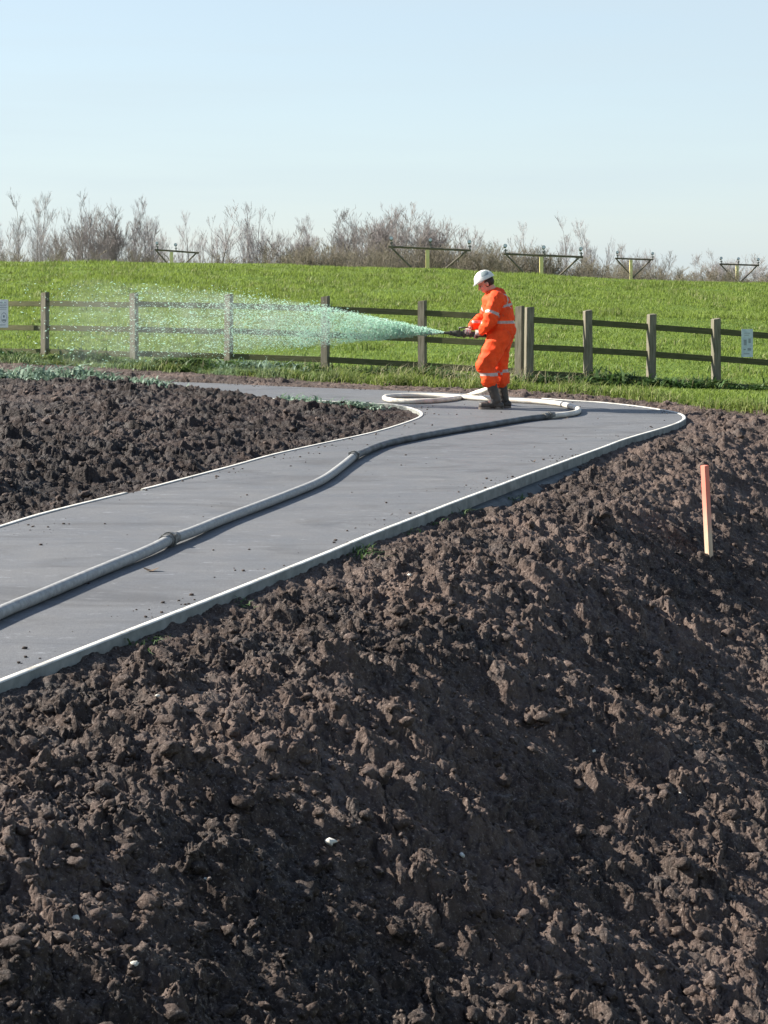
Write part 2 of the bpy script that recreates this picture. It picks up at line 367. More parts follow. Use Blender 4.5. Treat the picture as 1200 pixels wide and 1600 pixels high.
# ------------------------------------------------------------------ path and its edging
from mathutils.geometry import tessellate_polygon
def poly_sheet(name, P, z, m):
    tri = tessellate_polygon([[Vector((p[0], p[1], 0)) for p in P]])
    V = np.array([(p[0], p[1], z) for p in P]); o = link(name, np_mesh(name, V, np.array(tri)), m)
    me = o.data
    if sum(p.normal.z for p in me.polygons) < 0: me.flip_normals()
    return o
path = poly_sheet('path', PATH, 0.0, M['asphalt']); tag(path, kind='structure')
def normals2(L):
    d = np.gradient(L, axis=0); d /= np.linalg.norm(d, axis=1)[:, None]; return np.stack([d[:,1], -d[:,0]], 1)
def sweep(name, L, prof, side, m):           # prof: list of (offset outward, z); closed profile
    n = normals2(L)*side; k = len(prof); V = []
    q_ = np.arange(len(L))*.12; L = L+n*(.002*gnoise(q_*.5, q_*0, 91)+.001*gnoise(q_*5, q_*0, 92))[:, None]; wz = .002*gnoise(q_*.7, q_*0, 93)
    for i, (p, q) in enumerate(zip(L, n)):
        for (o, z) in prof: V.append((p[0]+q[0]*o, p[1]+q[1]*o, z+(wz[i]-.002 if z > -.05 else 0)))
    V = np.array(V); Q = []
    for i in range(len(L)-1):
        for j in range(k):
            a = i*k+j; b = i*k+(j+1) % k; Q.append((a, b, b+k, a+k))
    me = np_mesh(name, V, np.array(Q)); bm = bmesh.new(); bm.from_mesh(me); bmesh.ops.holes_fill(bm, edges=[e for e in bm.edges if e.is_boundary])
    bmesh.ops.recalc_face_normals(bm, faces=bm.faces); bm.to_mesh(me); bm.free()
    return link(name, me, m)
kprof = [(0.0,-.30),(0.0,.006),(.005,.011),(.033,.011),(.038,.006),(.038,-.30)]
je = [i for i, p in enumerate(KR) if p[0] > 2.0 and p[1] > 24.4][-1]
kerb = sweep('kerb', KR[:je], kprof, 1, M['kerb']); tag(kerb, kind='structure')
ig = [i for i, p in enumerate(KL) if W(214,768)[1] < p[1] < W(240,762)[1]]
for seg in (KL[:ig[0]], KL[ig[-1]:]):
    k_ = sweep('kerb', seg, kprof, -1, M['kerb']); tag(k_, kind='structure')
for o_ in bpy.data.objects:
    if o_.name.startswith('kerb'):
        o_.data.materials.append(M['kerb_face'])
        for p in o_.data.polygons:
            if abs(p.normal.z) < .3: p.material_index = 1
jr = [i for i, p in enumerate(KR) if p[1] > 21.0][0]
hz = sweep('kerb_footing', KR[:jr], [(.040,-.075),(.09,-.10),(.20,-.16),(.20,-.5),(.040,-.5)], 1, M['haunch']); tag(hz, kind='structure')

# ------------------------------------------------------------------ bare soil
D = math.radians
thc = np.concatenate([np.linspace(-62, -17, 110)[:-1], np.linspace(-17, 16, 800), np.linspace(16, 62, 110)[1:]])
th = np.radians(thc)
r = [2.2]
while r[-1] < 33.5: r.append(r[-1]*(1+(.0017 if r[-1] > 3.9 else .006)))
r = np.array(r)
TH, RR = np.meshgrid(th, r); X = RR*np.sin(TH); Y = RR*np.cos(TH)
sh = X.shape
ins, dr, dl = regions(X, Y)
dmin = np.minimum(dr, dl)
Z = soil_macro(X, Y, dr, dl)+soil_detail(X, Y, dr, dl)
eb = edgeB(X)+.22*fbm(X*1.3, Y*1.3, 3, 70)
gap = Y-eb
amp = 1-.6*sstep(-1.5, 0, gap)
Zg = grass_z(X, Y)
leftm = dl < dr
Zb = np.where(leftm | (Y < 20), Z, Zg+(Z-soil_macro(X, Y, dr, dl))*amp+.01)
kk = sstep(-2.5, -.3, gap)*(~leftm)
Z = Z*(1-kk)+Zb*kk
cut = np.where(leftm, -9, gap)
Z = Z-np.where(cut > 0, np.minimum(cut*2.5, .4), 0)
Z = np.where(ins, -.32, Z)
Z = np.where((~ins) & (dmin < .05), np.minimum(Z, -.02), Z)
drop = (ins & (dmin > .25)) | (cut > .25)
cm_ = sstep(.08, .3, dmin)
V = np.stack([(X+cm_*(.020*fbm(X*9, Y*9+Z*6, 3, 95)+.004*fbm(X*60, Y*60, 2, 97))).ravel(), (Y+cm_*(.024*fbm(X*9+5, Y*9-Z*6, 3, 96)+.005*fbm(X*60, Y*60+7, 2, 98))).ravel(), Z.ravel()], 1)
ii = np.arange(V.shape[0]).reshape(sh)
LM = leftm.ravel()[ii[:-1,:-1].ravel()]
Q = np.stack([ii[:-1,:-1].ravel(), ii[:-1,1:].ravel(), ii[1:,1:].ravel(), ii[1:,:-1].ravel()], 1)
dq = drop.ravel()[Q].all(1); Q = Q[~dq]; LM = LM[~dq]
used = np.zeros(len(V), bool); used[Q.ravel()] = True; remap = np.cumsum(used)-1
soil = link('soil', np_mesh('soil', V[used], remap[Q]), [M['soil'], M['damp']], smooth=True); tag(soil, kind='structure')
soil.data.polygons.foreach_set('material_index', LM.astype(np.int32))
SV = (X, Y, Z)
def soil_height(x, y):
    xa = np.atleast_1d(np.asarray(x, float)); ya = np.atleast_1d(np.asarray(y, float))
    i_, a, b = regions(xa, ya); return soil_macro(xa, ya, a, b)+soil_detail(xa, ya, a, b)
del V, Q

# loose clods and crumbs lying on the soil: nobody could count them
def clod_shapes(n, sub):
    out = []
    for i in range(n):
        bm = bmesh.new(); bmesh.ops.create_icosphere(bm, subdivisions=sub, radius=1.0)
        v = np.array([p.co[:] for p in bm.verts]); f = np.array([[q.index for q in p.verts] for p in bm.faces]); bm.free()
        k = 1+.55*gnoise(v[:,0]*1.3+i*5, v[:,1]*1.3+v[:,2]*1.7, i)+.42*gnoise(v[:,0]*2.6+i, v[:,2]*2.6+v[:,1]*2.1, i+9)+.25*gnoise(v[:,1]*6, v[:,2]*6+v[:,0]*5, i+30)
        v = v*k[:, None]*np.array([1, .8, .62]); out.append((v, f))
    return out
def scatter_clods(name, n, ymin, ymax, smin, smax, sub, m, seed, left=False, power=2.2):
    rg = np.random.default_rng(seed); sh_ = clod_shapes(8, sub)
    YY = ymin*(ymax/ymin)**rg.random(n); XX = YY*(rg.random(n)*.56-.29)
    i_, a, b = regions(XX, YY); ok = (~i_) & (np.minimum(a, b) > .07) & (YY < edgeB(XX)-.05)
    XX, YY, a, b = XX[ok], YY[ok], a[ok], b[ok]; n = len(XX)
    ZZ = soil_macro(XX, YY, a, b)+soil_detail(XX, YY, a, b)
    far = (~(b < a)) & (YY > 21); ZZ = np.where(far, np.maximum(ZZ, grass_z(XX, YY)), ZZ)
    size = smin*(smax/smin)**(rg.random(n)**power); size *= np.clip(np.minimum(a, b)*3, .35, 1)
    Vs = []; Fs = []; off = 0
    for j in range(n):
        v, f = sh_[j % len(sh_)]; q = rg.random(3)*2*PI; R = np.array(Matrix.Rotation(q[0], 3, 'Z') @ Matrix.Rotation((q[1]-PI)*.25, 3, 'X'))
        Vs.append((v*size[j])@R.T+np.array([XX[j], YY[j], ZZ[j]+size[j]*.15])); Fs.append(f+off); off += len(v)
    return link(name, np_mesh(name, np.vstack(Vs), np.vstack(Fs)), m, smooth=True)
o = scatter_clods('soil_clods', 9000, 4.2, 27, .007, .050, 2, M['soil'], 5, power=3.6); tag(o, 'loose clods and crumbs of dark soil strewn over the banks', 'soil clods', kind='stuff')
o = scatter_clods('soil_crumbs', 42000, 4.2, 24, .004, .015, 1, M['soil'], 6, power=1.4); tag(o, 'small crumbs of dark soil strewn over the banks', 'soil crumbs', kind='stuff')
def path_crumbs(n, seed):
    rg = np.random.default_rng(seed); shp_ = clod_shapes(5, 1); Vs = []; Fs = []; off = 0
    for L, sd in ((KR[KR[:,1] > 3], -1), (KL[KL[:,1] > 4], 1)):
        nn = normals2(L); idx = rg.integers(0, len(L), n); o = .01+np.abs(rg.normal(0, .16, n)); w = fbm(L[idx,0]*1.5, L[idx,1]*1.5, 3, 77)
        for j in range(n):
            if w[j] < -.05+.3*rg.random(): continue
            p = L[idx[j]]+sd*nn[idx[j]]*(o[j]) + rg.normal(0,.03,2); z_ = .002+.011*rg.random()**3
            v, f = shp_[j % 5]; Vs.append(v*z_+np.array([p[0], p[1], z_*.4])); Fs.append(f+off); off += len(v)
    P_ = np.stack([rg.uniform(-2.5, 3, 260), rg.uniform(8, 24, 260)], 1); P_ = P_[inside(P_[:,0], P_[:,1], PATH)]
    for j, p in enumerate(P_):
        z_ = .003+.009*rg.random()**3; v, f = shp_[j % 5]; Vs.append(v*z_+np.array([p[0], p[1], z_*.4])); Fs.append(f+off); off += len(v)
    return link('soil_crumbs', np_mesh('soil_crumbs', np.vstack(Vs), np.vstack(Fs)), M['soil'], smooth=True)
tag(path_crumbs(1500, 9), 'scattered crumbs of soil spilled along the edges of the path', 'soil crumbs', kind='stuff')
# ------------------------------------------------------------------ grass
def blades(name, XX, YY, ZZ, hgt, wid, m, lean=.35, seed=1, seg2=True, droop=.25):
    rg = np.random.default_rng(seed); n = len(XX); a = rg.random(n)*2*PI; fx = np.cos(a); fy = np.sin(a)
    ln = rg.random(n)*lean; ln2 = ln+rg.random(n)*droop; b = a+PI/2+(rg.random(n)-.5)*1.2
    lx = np.cos(b); ly = np.sin(b)
    base = np.stack([XX, YY, ZZ-.01], 1); w = np.stack([fx, fy, np.zeros(n)], 1)*wid[:, None]*.5
    mid = base+np.stack([lx*ln, ly*ln, np.ones(n)], 1)*(hgt*.55)[:, None]
    tip = base+np.stack([lx*(ln+ln2), ly*(ln+ln2), np.ones(n)*(1.0-.3*ln2)], 1)*hgt[:, None]
    if seg2:
        V = np.stack([base-w*.7, base+w*.7, mid+w, mid-w, tip], 1).reshape(-1, 3); i = np.arange(n)[:, None]*5
        T = np.concatenate([i+np.array([0,1,2]), i+np.array([0,2,3]), i+np.array([3,2,4])])
    else:
        V = np.stack([base-w, base+w, tip], 1).reshape(-1, 3); T = np.arange(n)[:, None]*3+np.array([0,1,2])
    return link(name, np_mesh(name, V, T), m)
def field_points(n, y0, y1, seed, pw=1.0, half=.27, extra=3):
    rg = np.random.default_rng(seed); YY = y0+(y1-y0)*rg.random(n)**pw; XX = (rg.random(n)*2-1)*(half*YY+extra)
    ok = (YY > edgeB(XX)+.02) & ~inside(XX, YY, PATH); return XX[ok], YY[ok], rg
XX, YY, rg = field_points(260000, 21.5, 45, 3)
sc = 1+.6*fbm(XX/2, YY/2, 3, 80); margin = sstep(2.2, .0, yf(XX)-YY+.5)*0
hg = (.04+.04*rg.random(len(XX)))*np.clip(sc, .5, 1.6)
g1 = blades('grass', XX, YY, grass_z(XX, YY), hg, .009+.008*rg.random(len(XX)), M['grass'], .45, 4); tag(g1, 'short green grass of the field behind and along the fence', 'grass', kind='stuff')
XX, YY, rg = field_points(190000, 43, 64, 5)
sc = 1+.6*fbm(XX/3, YY/3, 3, 81)
hg = (.06+.06*rg.random(len(XX)))*np.clip(sc, .5, 1.7)
g2 = blades('grass', XX, YY, grass_z(XX, YY), hg, .018+.02*rg.random(len(XX)), M['grass'], .4, 6, seg2=False); tag(g2, 'sunlit green grass on the upper bank up to its crest', 'grass', kind='stuff')
# rough tussocks: fence line, path margin and dotted over the field
def clumps(name, cx, cy, per, rad, hmin, hmax, wmin, wmax, m, seed, lean=.5, zfun=grass_z, droop=.3):
    rg = np.random.default_rng(seed); n = len(cx)*per; s = np.repeat(.6+.7*rg.random(len(cx)), per)
    s = s*np.repeat(np.clip(1+.8*fbm(cx*.8, cy*.8, 2, 86), .4, 1.8), per); XX = np.repeat(cx, per)+rg.normal(0, rad, n)*s; YY = np.repeat(cy, per)+rg.normal(0, rad, n)*s
    return blades(name, XX, YY, zfun(XX, YY), (hmin+(hmax-hmin)*rg.random(n)**1.4)*s, wmin+(wmax-wmin)*rg.random(n), m, lean, seed, droop=droop)
rg = np.random.default_rng(21)
cx = rg.uniform(-10, 9, 620); cy = yf(cx)+rg.normal(-.15, .28, 620); _k = fbm(cx*1.1, cy*.6, 3, 85) > -.12; cx = cx[_k]; cy = cy[_k]
cx2 = rg.uniform(-8, 6, 420); cy2 = edgeB(cx2)+np.abs(rg.normal(.12, .25, 420))
cx3 = rg.uniform(-16, 16, 700); cy3 = rg.uniform(30, 60, 700); ok = cy3 > yf(cx3); cx3 = cx3[ok]; cy3 = cy3[ok]
t1 = clumps('rough_grass', np.concatenate([cx, cx2]), np.concatenate([cy, cy2]), 55, .10, .06, .18, .007, .015, M['tuft'], 31, .6)
tag(t1, 'rough tussocky grass along the fence foot and path margin', 'grass', kind='stuff')
t2 = clumps('rough_grass', cx3, cy3, 45, .14, .07, .19, .012, .022, M['tuft'], 32, .5)
tag(t2, 'taller tufts dotted over the grassy bank', 'grass', kind='stuff')
def edge_ok(a, b, soilz=False): return a, b
wx = np.concatenate([rg.uniform(-7, 7.5, 75), rg.normal(2.9, .5, 12), rg.normal(4.2, .4, 14), rg.normal(-4.0, .7, 12), rg.normal(-2.45, .25, 8), rg.normal(.9, .3, 8)])
wy = yf(wx)+rg.normal(-.35, .22, len(wx))
w1 = clumps('weeds', wx, wy, 70, .11, .06, .24, .025, .05, M['weed'], 33, 1.0, droop=.7); tag(w1, 'dark leafy weeds growing at the foot of the fence', 'weeds', kind='stuff')
sx = np.concatenate([rg.normal(.85, .45, 22), rg.normal(2.1, .3, 10), rg.uniform(-7, 7, 25)]); sy = yf(sx)+rg.normal(-.45, .2, len(sx))
w2 = clumps('dry_stems', sx, sy, 14, .14, .12, .34, .006, .011, M['straw'], 34, .8); tag(w2, 'pale dry stems among the weeds by the fence', 'dry stems', kind='stuff')
def heap_z(X, Y): return soil_height(X, Y)
dx = np.concatenate([rg.uniform(-5.6, -2.9, 66), rg.uniform(-1.2, -.1, 14)]); dy = np.concatenate([24.9+rg.normal(0, .45, 66)-.45*(dx[:66]+4), 23.2-.62*(dx[66:])+rg.normal(0,.12,14)])
i_, a_, b_ = regions(dx, dy); ok = (~i_) & (np.minimum(a_, b_) > .22) & (b_ < a_); dx = dx[ok]; dy = dy[ok]
w3 = clumps('sprayed_weeds', dx, dy, 60, .13, .04, .16, .02, .045, M['dyed'], 35, 1.0, zfun=heap_z, droop=.7); tag(w3, 'weeds stained pale green by the spray on top of the soil heap', 'weeds', kind='stuff')
ex = rg.normal(-2.3, .35, 26); ey = yf(ex)-.45+rg.normal(0, .15, 26)
w4 = clumps('sprayed_weeds', ex, ey, 60, .12, .06, .24, .02, .045, M['dyed'], 36, 1.0, droop=.7); tag(w4, 'bushy weeds stained pale green by the spray at the fence foot', 'weeds', kind='stuff')
kx = np.interp(rg.uniform(0, 1, 46), np.linspace(0, 1, 5), [-1.0, -.4, .3, .9, 1.6]); 
ki = rg.integers(0, len(KR)-1, 400); kp = KR[ki]; kn = normals2(KR)[ki]; sel = (kp[:,1] > 8) & (kp[:,1] < 15) & (fbm(kp[:,0]*2, kp[:,1]*2, 2, 90) > .30)
kp = kp[sel]+kn[sel]*.11
w5 = clumps('kerb_weeds', kp[:,0], kp[:,1], 12, .04, .02, .07, .006, .012, M['weed'], 37, 1.0, zfun=heap_z, droop=.7); tag(w5, 'small green sprigs between the path kerb and the bare soil', 'weeds', kind='stuff')

# ------------------------------------------------------------------ fences
def post_mesh(w, d, h, seed):
    bm = bmesh.new(); box(bm, (0,0,h/2-.25), (w, d, h+.5), bev=.006)
    rr_ = random.Random(seed)
    for v in bm.verts:
        if v.co.z > h-.1: v.co.z += rr_.uniform(-.006, .006)+ (v.co.x*.12)
        v.co.x += rr_.uniform(-.0015, .0015)
    return bm
def fence(pts, label, yaw):
    root = empty('post_and_rail_fence', (pts[0][0], pts[0][1], 0), label, 'fence')
    for i, (x, y, zb, zt) in enumerate(pts):
        j = min(i, len(pts)-2); a = math.atan2(pts[j+1][1]-pts[j][1], pts[j+1][0]-pts[j][0])
        h = zt-zb; p = bm_obj('post', post_mesh(.125 if i else .13, .10, h, i), M['post'], root)
        p.location = (x-pts[0][0], y-pts[0][1], zb); p.rotation_euler = (random.uniform(-.008,.008), random.uniform(-.012,.012), yaw+random.uniform(-.08,.08))
    for i in range(len(pts)-1):
        for dz in (.20, .63, 1.055):
            a = Vector((pts[i][0]-pts[0][0], pts[i][1]-pts[0][1], pts[i][3]-dz)); b = Vector((pts[i+1][0]-pts[0][0], pts[i+1][1]-pts[0][1], pts[i+1][3]-dz))
            a.z += random.uniform(-.012,.012); b.z += random.uniform(-.012,.012)
            d = b-a; bm = bmesh.new(); L = d.length-.085
            box(bm, (0,0,0), (L, .042, .095), bev=.004)
            for v in bm.verts: v.co.z += .006*math.sin(v.co.x*2+i)
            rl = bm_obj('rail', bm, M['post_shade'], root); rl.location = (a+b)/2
            rl.rotation_euler = d.to_track_quat('X', 'Z').to_euler()
    return root
def fp(px, s, top):
    Y_ = F/s; x = (px-600)/s; zt = EYE-(top-HZ)/s; zb = float(grass_z(np.array([x]), np.array([Y_]))[0]); return (x, Y_, zb, zt)
left_pts = [fp(-212,80,460), fp(-72,83.5,457.5), fp(70,87,457), fp(210,90,458), fp(357,92,460), fp(508,94,463), fp(660,95.5,470), fp(811,97.5,478)]
right_pts = [fp(826,98.2,480), fp(919,98.7,485), fp(1017,99,491), fp(1119,99.3,498), fp(1223,99.6,505), fp(1328,100,512), fp(1433,100.4,519)]
# keep the ends of both runs at the heights read off the photo
fl = fence(left_pts, 'weathered grey three rail timber fence from the left edge to behind the worker', -.52)
fr = fence(right_pts, 'darker three rail timber fence from the worker to the right edge, its posts closer together', .34)

def sign(px0, px1, py0, py1, Yd, label, m, marks, a=0):
    p0 = WD(px0, py1, Yd); p1 = WD(px1, py0, Yd); w = p1[0]-p0[0]; h = p1[2]-p0[2]
    root = empty('notice', (p0[0]+w/2, Yd, p0[2]), label, 'sign', rz=a)
    bm = bmesh.new(); box(bm, (0,0,h/2), (w, .006, h), bev=.0015); bm_obj('board', bm, m, root)
    bm = bmesh.new()
    for (u, v, su, sv, kind) in marks:
        c = ((u-.5)*w, -.0052, v*h)
        if kind == 'r': box(bm, c, (su*w, .002, sv*h))
        else:
            n = 20
            for q in range(n):
                a0 = 2*PI*q/n; x = c[0]+math.cos(a0)*su*w*.5; z = c[2]+math.sin(a0)*sv*h*.5
                box(bm, (x, c[1], z), (.010, .002, .014))
    bm_obj('print', bm, M['ink'], root); return root
lines = [(.5, .90-.06*i, .86 if i % 2 else .8, .018, 'r') for i in range(5)]
sign(-14, 13, 468, 512, F/86.0-.11, 'white notice with printed lines, cut off by the left edge, on the fence', M['sign'],
     lines+[(.75,.36,.32,.34,'c'), (.75,.40,.10,.08,'r'), (.76,.27,.2,.05,'r'), (.25,.36,.32,.34,'c'), (.25,.36,.12,.14,'r'), (.5,.10,.7,.02,'r')], -.04)
sign(1158.5, 1176.5, 514, 558, F/99.4-.10, 'narrow pale blue notice fixed to the two upper rails near the right edge', M['sign_blue'],
     [(.70,.58,.20,.16,'r'), (.32,.52,.24,.20,'r'), (.68,.28,.30,.09,'r'), (.28,.27,.2,.04,'r'), (.45,.12,.5,.03,'r'), (.5,.85,.5,.02,'r'), (.45,.78,.4,.02,'r')], 0)

# ------------------------------------------------------------------ stake
m, nt, b = mat('stake_wood', .75, .25)
tc = N(nt, 'ShaderNodeTexCoord'); sz = N(nt, 'ShaderNodeSeparateXYZ'); nt.links.new(tc.outputs['Object'], sz.inputs[0])
nz = noise(nt, 9, 4, .6, tc.outputs['Object']); ad = N(nt, 'ShaderNodeMath', operation='MULTIPLY_ADD'); nt.links.new(nz, ad.inputs[0]); ad.inputs[1].default_value = .25; nt.links.new(sz.outputs['Z'], ad.inputs[2])
wood = ramp(nt, noise(nt, 4, 4, .6, stretched(nt, (12,12,1), local=True)), [(.3, (.52,.37,.25)), (.7, (.70,.54,.40))])
nt.links.new(mix(nt, ramp(nt, ad.outputs[0], [(.28, (0,0,0)), (.62, (1,1,1))]), wood, (.80,.24,.17)), b.inputs['Base Color'])
Yst = 12.0
for Yst in np.arange(11.0, 20, .04):
    st = WD(1108, 870, Yst)
    if st[2] < float(soil_height(st[0], Yst)[0]): break
stt = WD(1101, 727, Yst)
L = stt[2]-st[2]
bm = bmesh.new(); box(bm, (0,0,L/2-.1), (.048,.048,L+.2), bev=.003)
stake = bm_obj('survey_stake', bm, m); stake.location = (st[0], Yst, st[2]); stake.rotation_euler = (0, math.atan2(stt[0]-st[0], L), 0)
stake.rotation_euler = (Matrix.Rotation(math.atan2(stt[0]-st[0], L), 3, 'Y') @ Matrix.Rotation(D(38), 3, 'Z')).to_euler()
tag(stake, 'square wooden stake with a red painted top standing in the dark soil', 'stake')

# ------------------------------------------------------------------ hose
def tube_mesh(name, P, rad, m, parent, seg=14, flat=1.0):
    P = catmull(P, .06); n = len(P); T = np.gradient(P, axis=0); T /= np.linalg.norm(T, axis=1)[:, None]
    up = np.array([0,0,1.]); s = np.cross(T, up); s /= np.linalg.norm(s, axis=1)[:, None]; u = np.cross(s, T)
    a = np.linspace(0, 2*PI, seg, endpoint=False); k = np.arange(n)*.06
    rr_ = rad*(1+.035*gnoise(k*3, k*0+len(P), 3)+.02*gnoise(k*11, k*0, 5))
    V = P[:, None, :]+rr_[:, None, None]*(np.cos(a)[None,:,None]*s[:,None,:]+np.sin(a)[None,:,None]*u[:,None,:]*flat)
    V = V.reshape(-1, 3); i = np.arange(n*seg).reshape(n, seg); j = np.roll(i, -1, 1)
    Q = np.stack([i[:-1].ravel(), j[:-1].ravel(), j[1:].ravel(), i[1:].ravel()], 1)
    return link(name, np_mesh(name, V, Q), m, parent, smooth=True)
hr = .034
def HP(px, py, z=hr): return W(px, py, z)
PX, PYc, = 775, 22.85                        # the worker stands here
pw = np.array([(PX-600)*PYc/F, PYc, 0.0])
def L2W(x, y, z): return np.array([pw[0]+x, pw[1]+y, z])
secA = [L2W(-.17,-.02,.945), L2W(-.05,.10,.93), L2W(.10,.28,.86), L2W(.16,.40,.66), L2W(.10,.46,.42), L2W(-.05,.48,.24), HP(745,613.5,.10), HP(725,620.0), HP(695,624.5), HP(655,627), HP(618,626), HP(602,623), HP(606,619.5), HP(640,617.5), HP(690,618.5), HP(735,621.5), HP(790,625), HP(840,627.5), HP(875,631), HP(900,637.5), HP(903,643), HP(888,647), HP(857,650.5)]
secB = [HP(857,650.5), HP(820,654.5), HP(755,665), HP(690,675.5), HP(625,688), HP(592,696.5), HP(555,712,.042)]
secC = [HP(553,713,.042), HP(531,731), HP(500,752), HP(440,777), HP(350,811), HP(300,831,.042), HP(267,842.5,.045)]
secD = [HP(265,843,.045), HP(230,861,.040), HP(150,894), HP(60,932), HP(0,957), HP(-110,1010), HP(-300,1120), HP(-520,1290)]
hroot = empty('hydroseeding_hose', tuple(HP(857,650.5)*np.array([1,1,0])), 'long thick hose snaking along the grey path to the worker', 'hose')
hl = np.array(hroot.location)
def rel(P): return [p-hl for p in P]
h1 = tube_mesh('hose_section', rel(secA), hr*.96, M['hose_white'], hroot); tag(h1, 'clean cream section looped at the worker')
h2_ = tube_mesh('hose_section', rel(secB), hr, M['hose_dark'], hroot); tag(h2_, 'dark muddy middle section')
tube_mesh('hose_section', rel(secC), hr, M['hose_grey'], hroot); tube_mesh('hose_section', rel(secD), hr, M['hose_grey'], hroot)
def coupling(p, q):
    p = Vector(p); q = Vector(q); d = (q-p).normalized(); bm = bmesh.new()
    rod(bm, p-d*.045, p-d*.008, .041, .041, 18); rod(bm, p-d*.014, p+d*.014, .050, .050, 18); rod(bm, p+d*.008, p+d*.045, .041, .041, 18)
    s = d.cross(Vector((0,0,1))).normalized(); u = s.cross(d)
    for a in (.6, 2.7, 4.6):
        c = p+(s*math.cos(a)+u*math.sin(a))*.046; box(bm, c, (.040,.022,.022), d.to_track_quat('X','Z').to_matrix(), .004)
    rod(bm, p+d*.045, p+d*.10, .0375, .0375, 16); rod(bm, p-d*.10, p-d*.045, .0375, .0375, 16)
    c = bm_obj('coupling', bm, M['coupling'], hroot, False)
for A, B in ((secB[0], secB[1]), (secC[0], secC[1]), (secD[0], secC[-2])): 
    a = A-hl; a[2] = max(a[2], .045); b = B-hl; b[2] = a[2]; coupling(a, b)

# ------------------------------------------------------------------ the worker
def remesh_eval(bm, voxel, smooth_it=4, disp=0.0, dscale=9, seed=0, stretch=(1,1,1)):
    bmesh.ops.recalc_face_normals(bm, faces=bm.faces)
    me = bpy.data.meshes.new('tmp'); bm.to_mesh(me); bm.free(); o = bpy.data.objects.new('tmp', me); C.objects.link(o)
    r_ = o.modifiers.new('r', 'REMESH'); r_.mode = 'VOXEL'; r_.voxel_size = voxel
    s_ = o.modifiers.new('s', 'SMOOTH'); s_.factor = .5; s_.iterations = smooth_it
    dg = bpy.context.evaluated_depsgraph_get(); dg.update()
    me2 = bpy.data.meshes.new_from_object(o.evaluated_get(dg)); bpy.data.objects.remove(o); bpy.data.meshes.remove(me)
    if disp:
        n = len(me2.vertices); co = np.empty(n*3, np.float32); me2.vertices.foreach_get('co', co); co = co.reshape(-1,3).astype(float)
        no = np.empty(n*3, np.float32); me2.vertex_normals.foreach_get('vector', no); no = no.reshape(-1,3)
        q = co*np.array(stretch)*dscale
        d = 1-2*np.abs(gnoise(q[:,0]+q[:,1]*.6, q[:,2]+q[:,1]*.5, seed))+.5*(1-2*np.abs(gnoise(q[:,0]*2.1+q[:,1], q[:,2]*2.2+3, seed+3)))
        co = co+no*(d*disp)[:, None]; me2.vertices.foreach_set('co', co.astype(np.float32).ravel()); me2.update()
    me2.materials.clear(); return me2
hd = Vector((-.135, 0, 1.600)); fwd = Vector((-.90,0,-.43)).normalized(); upv = Vector((-.43,0,.90)).normalized(); lat = Vector((0,1,0))
HR = Matrix((fwd, lat, upv)).transposed()
def H(f, l, u): return hd+fwd*f+lat*l+upv*u
bm = bmesh.new()
ball(bm, H(-.012,0,.02), (.097,.076,.10), 24, HR); ball(bm, H(.030,0,-.055), (.060,.056,.062), 20, HR); ball(bm, H(.055,0,-.088), (.026,.030,.022), 14, HR)
cap(bm, H(.086,0,.0), H(.108,0,-.038), .010, .014, 10); cap(bm, H(.082,-.012,-.064), H(.082,.012,-.064), .012, .012, 10)
cap(bm, H(.076,-.035,.016), H(.076,.035,.016), .016, .016, 10)
for s in (-1, 1):
    ball(bm, H(-.012, s*.078, -.018), (.020,.010,.032), 12, HR); ball(bm, H(.058, s*.042, -.030), (.024,.020,.024), 10, HR)
cap(bm, H(-.03,0,-.05), (-.005,0,1.45), .056, .062)
cap(bm, (-.01,0,1.38), (.03,0,1.05), .125, .115); ball(bm, (-.015,0,1.34), (.115,.185,.14), 20); ball(bm, (.045,0,.97), (.12,.165,.13), 20)
LEG = {'n': [(.045,-.10,.93), (-.145,-.125,.555), (.000,-.13,.115)], 'f': [(.075,.10,.93), (.045,.115,.52), (.115,.12,.105)]}
for k, (h_, kn, an) in LEG.items():
    cap(bm, h_, kn, .085, .060); cap(bm, kn, an, .058, .040)
    cap(bm, an, (an[0]-.15, an[1], .045), .042, .034)
ARM = {'n': [(-.005,-.185,1.405), (-.095,-.265,1.125), (-.205,-.105,.985)], 'f': [(-.005,.185,1.405), (-.13,.27,1.16), (-.315,.075,1.035)]}
for k, (a, b_, c_) in ARM.items():
    cap(bm, a, b_, .056, .043); cap(bm, b_, c_, .042, .028)
def hand(bm, wrist, grip, axis, side):       # palm beside the gun, four fingers round it, thumb on the other side
    w = Vector(wrist); g = Vector(grip); ax = Vector(axis).normalized(); rad = .040
    out = (w-g); out = (out-ax*out.dot(ax)).normalized(); sd = ax.cross(out).normalized()*side
    palm = g+out*(rad+.012)
    ball(bm, palm, (.045,.026,.042), 14, Matrix((ax, out, sd)).transposed()); cap(bm, w, palm+out*.012, .029, .026, 12)
    for i, (o_, l_) in enumerate(((-.032,.9), (-.011,1.05), (.011,1.0), (.031,.8))):
        pts = []
        for t in (0, .55, 1.15*l_, 1.75*l_, 2.3*l_):
            pts.append(g+ax*(o_*(1+.05*t))+(out*math.cos(t+.35)+sd*math.sin(t+.35))*(rad+.010))
        for q in range(4): cap(bm, pts[q], pts[q+1], .0102-.0008*q, .0095-.0008*q, 8)
    pts = [palm+ax*-.030-sd*.016, g-ax*.046+(out*math.cos(.7)-sd*math.sin(.7))*(rad+.012), g-ax*.050+(out*math.cos(1.35)-sd*math.sin(1.35))*(rad+.011), g-ax*.046+(out*math.cos(1.9)-sd*math.sin(1.9))*(rad+.010)]
    for q in range(3): cap(bm, pts[q], pts[q+1], .013-.001*q, .012-.001*q, 8)
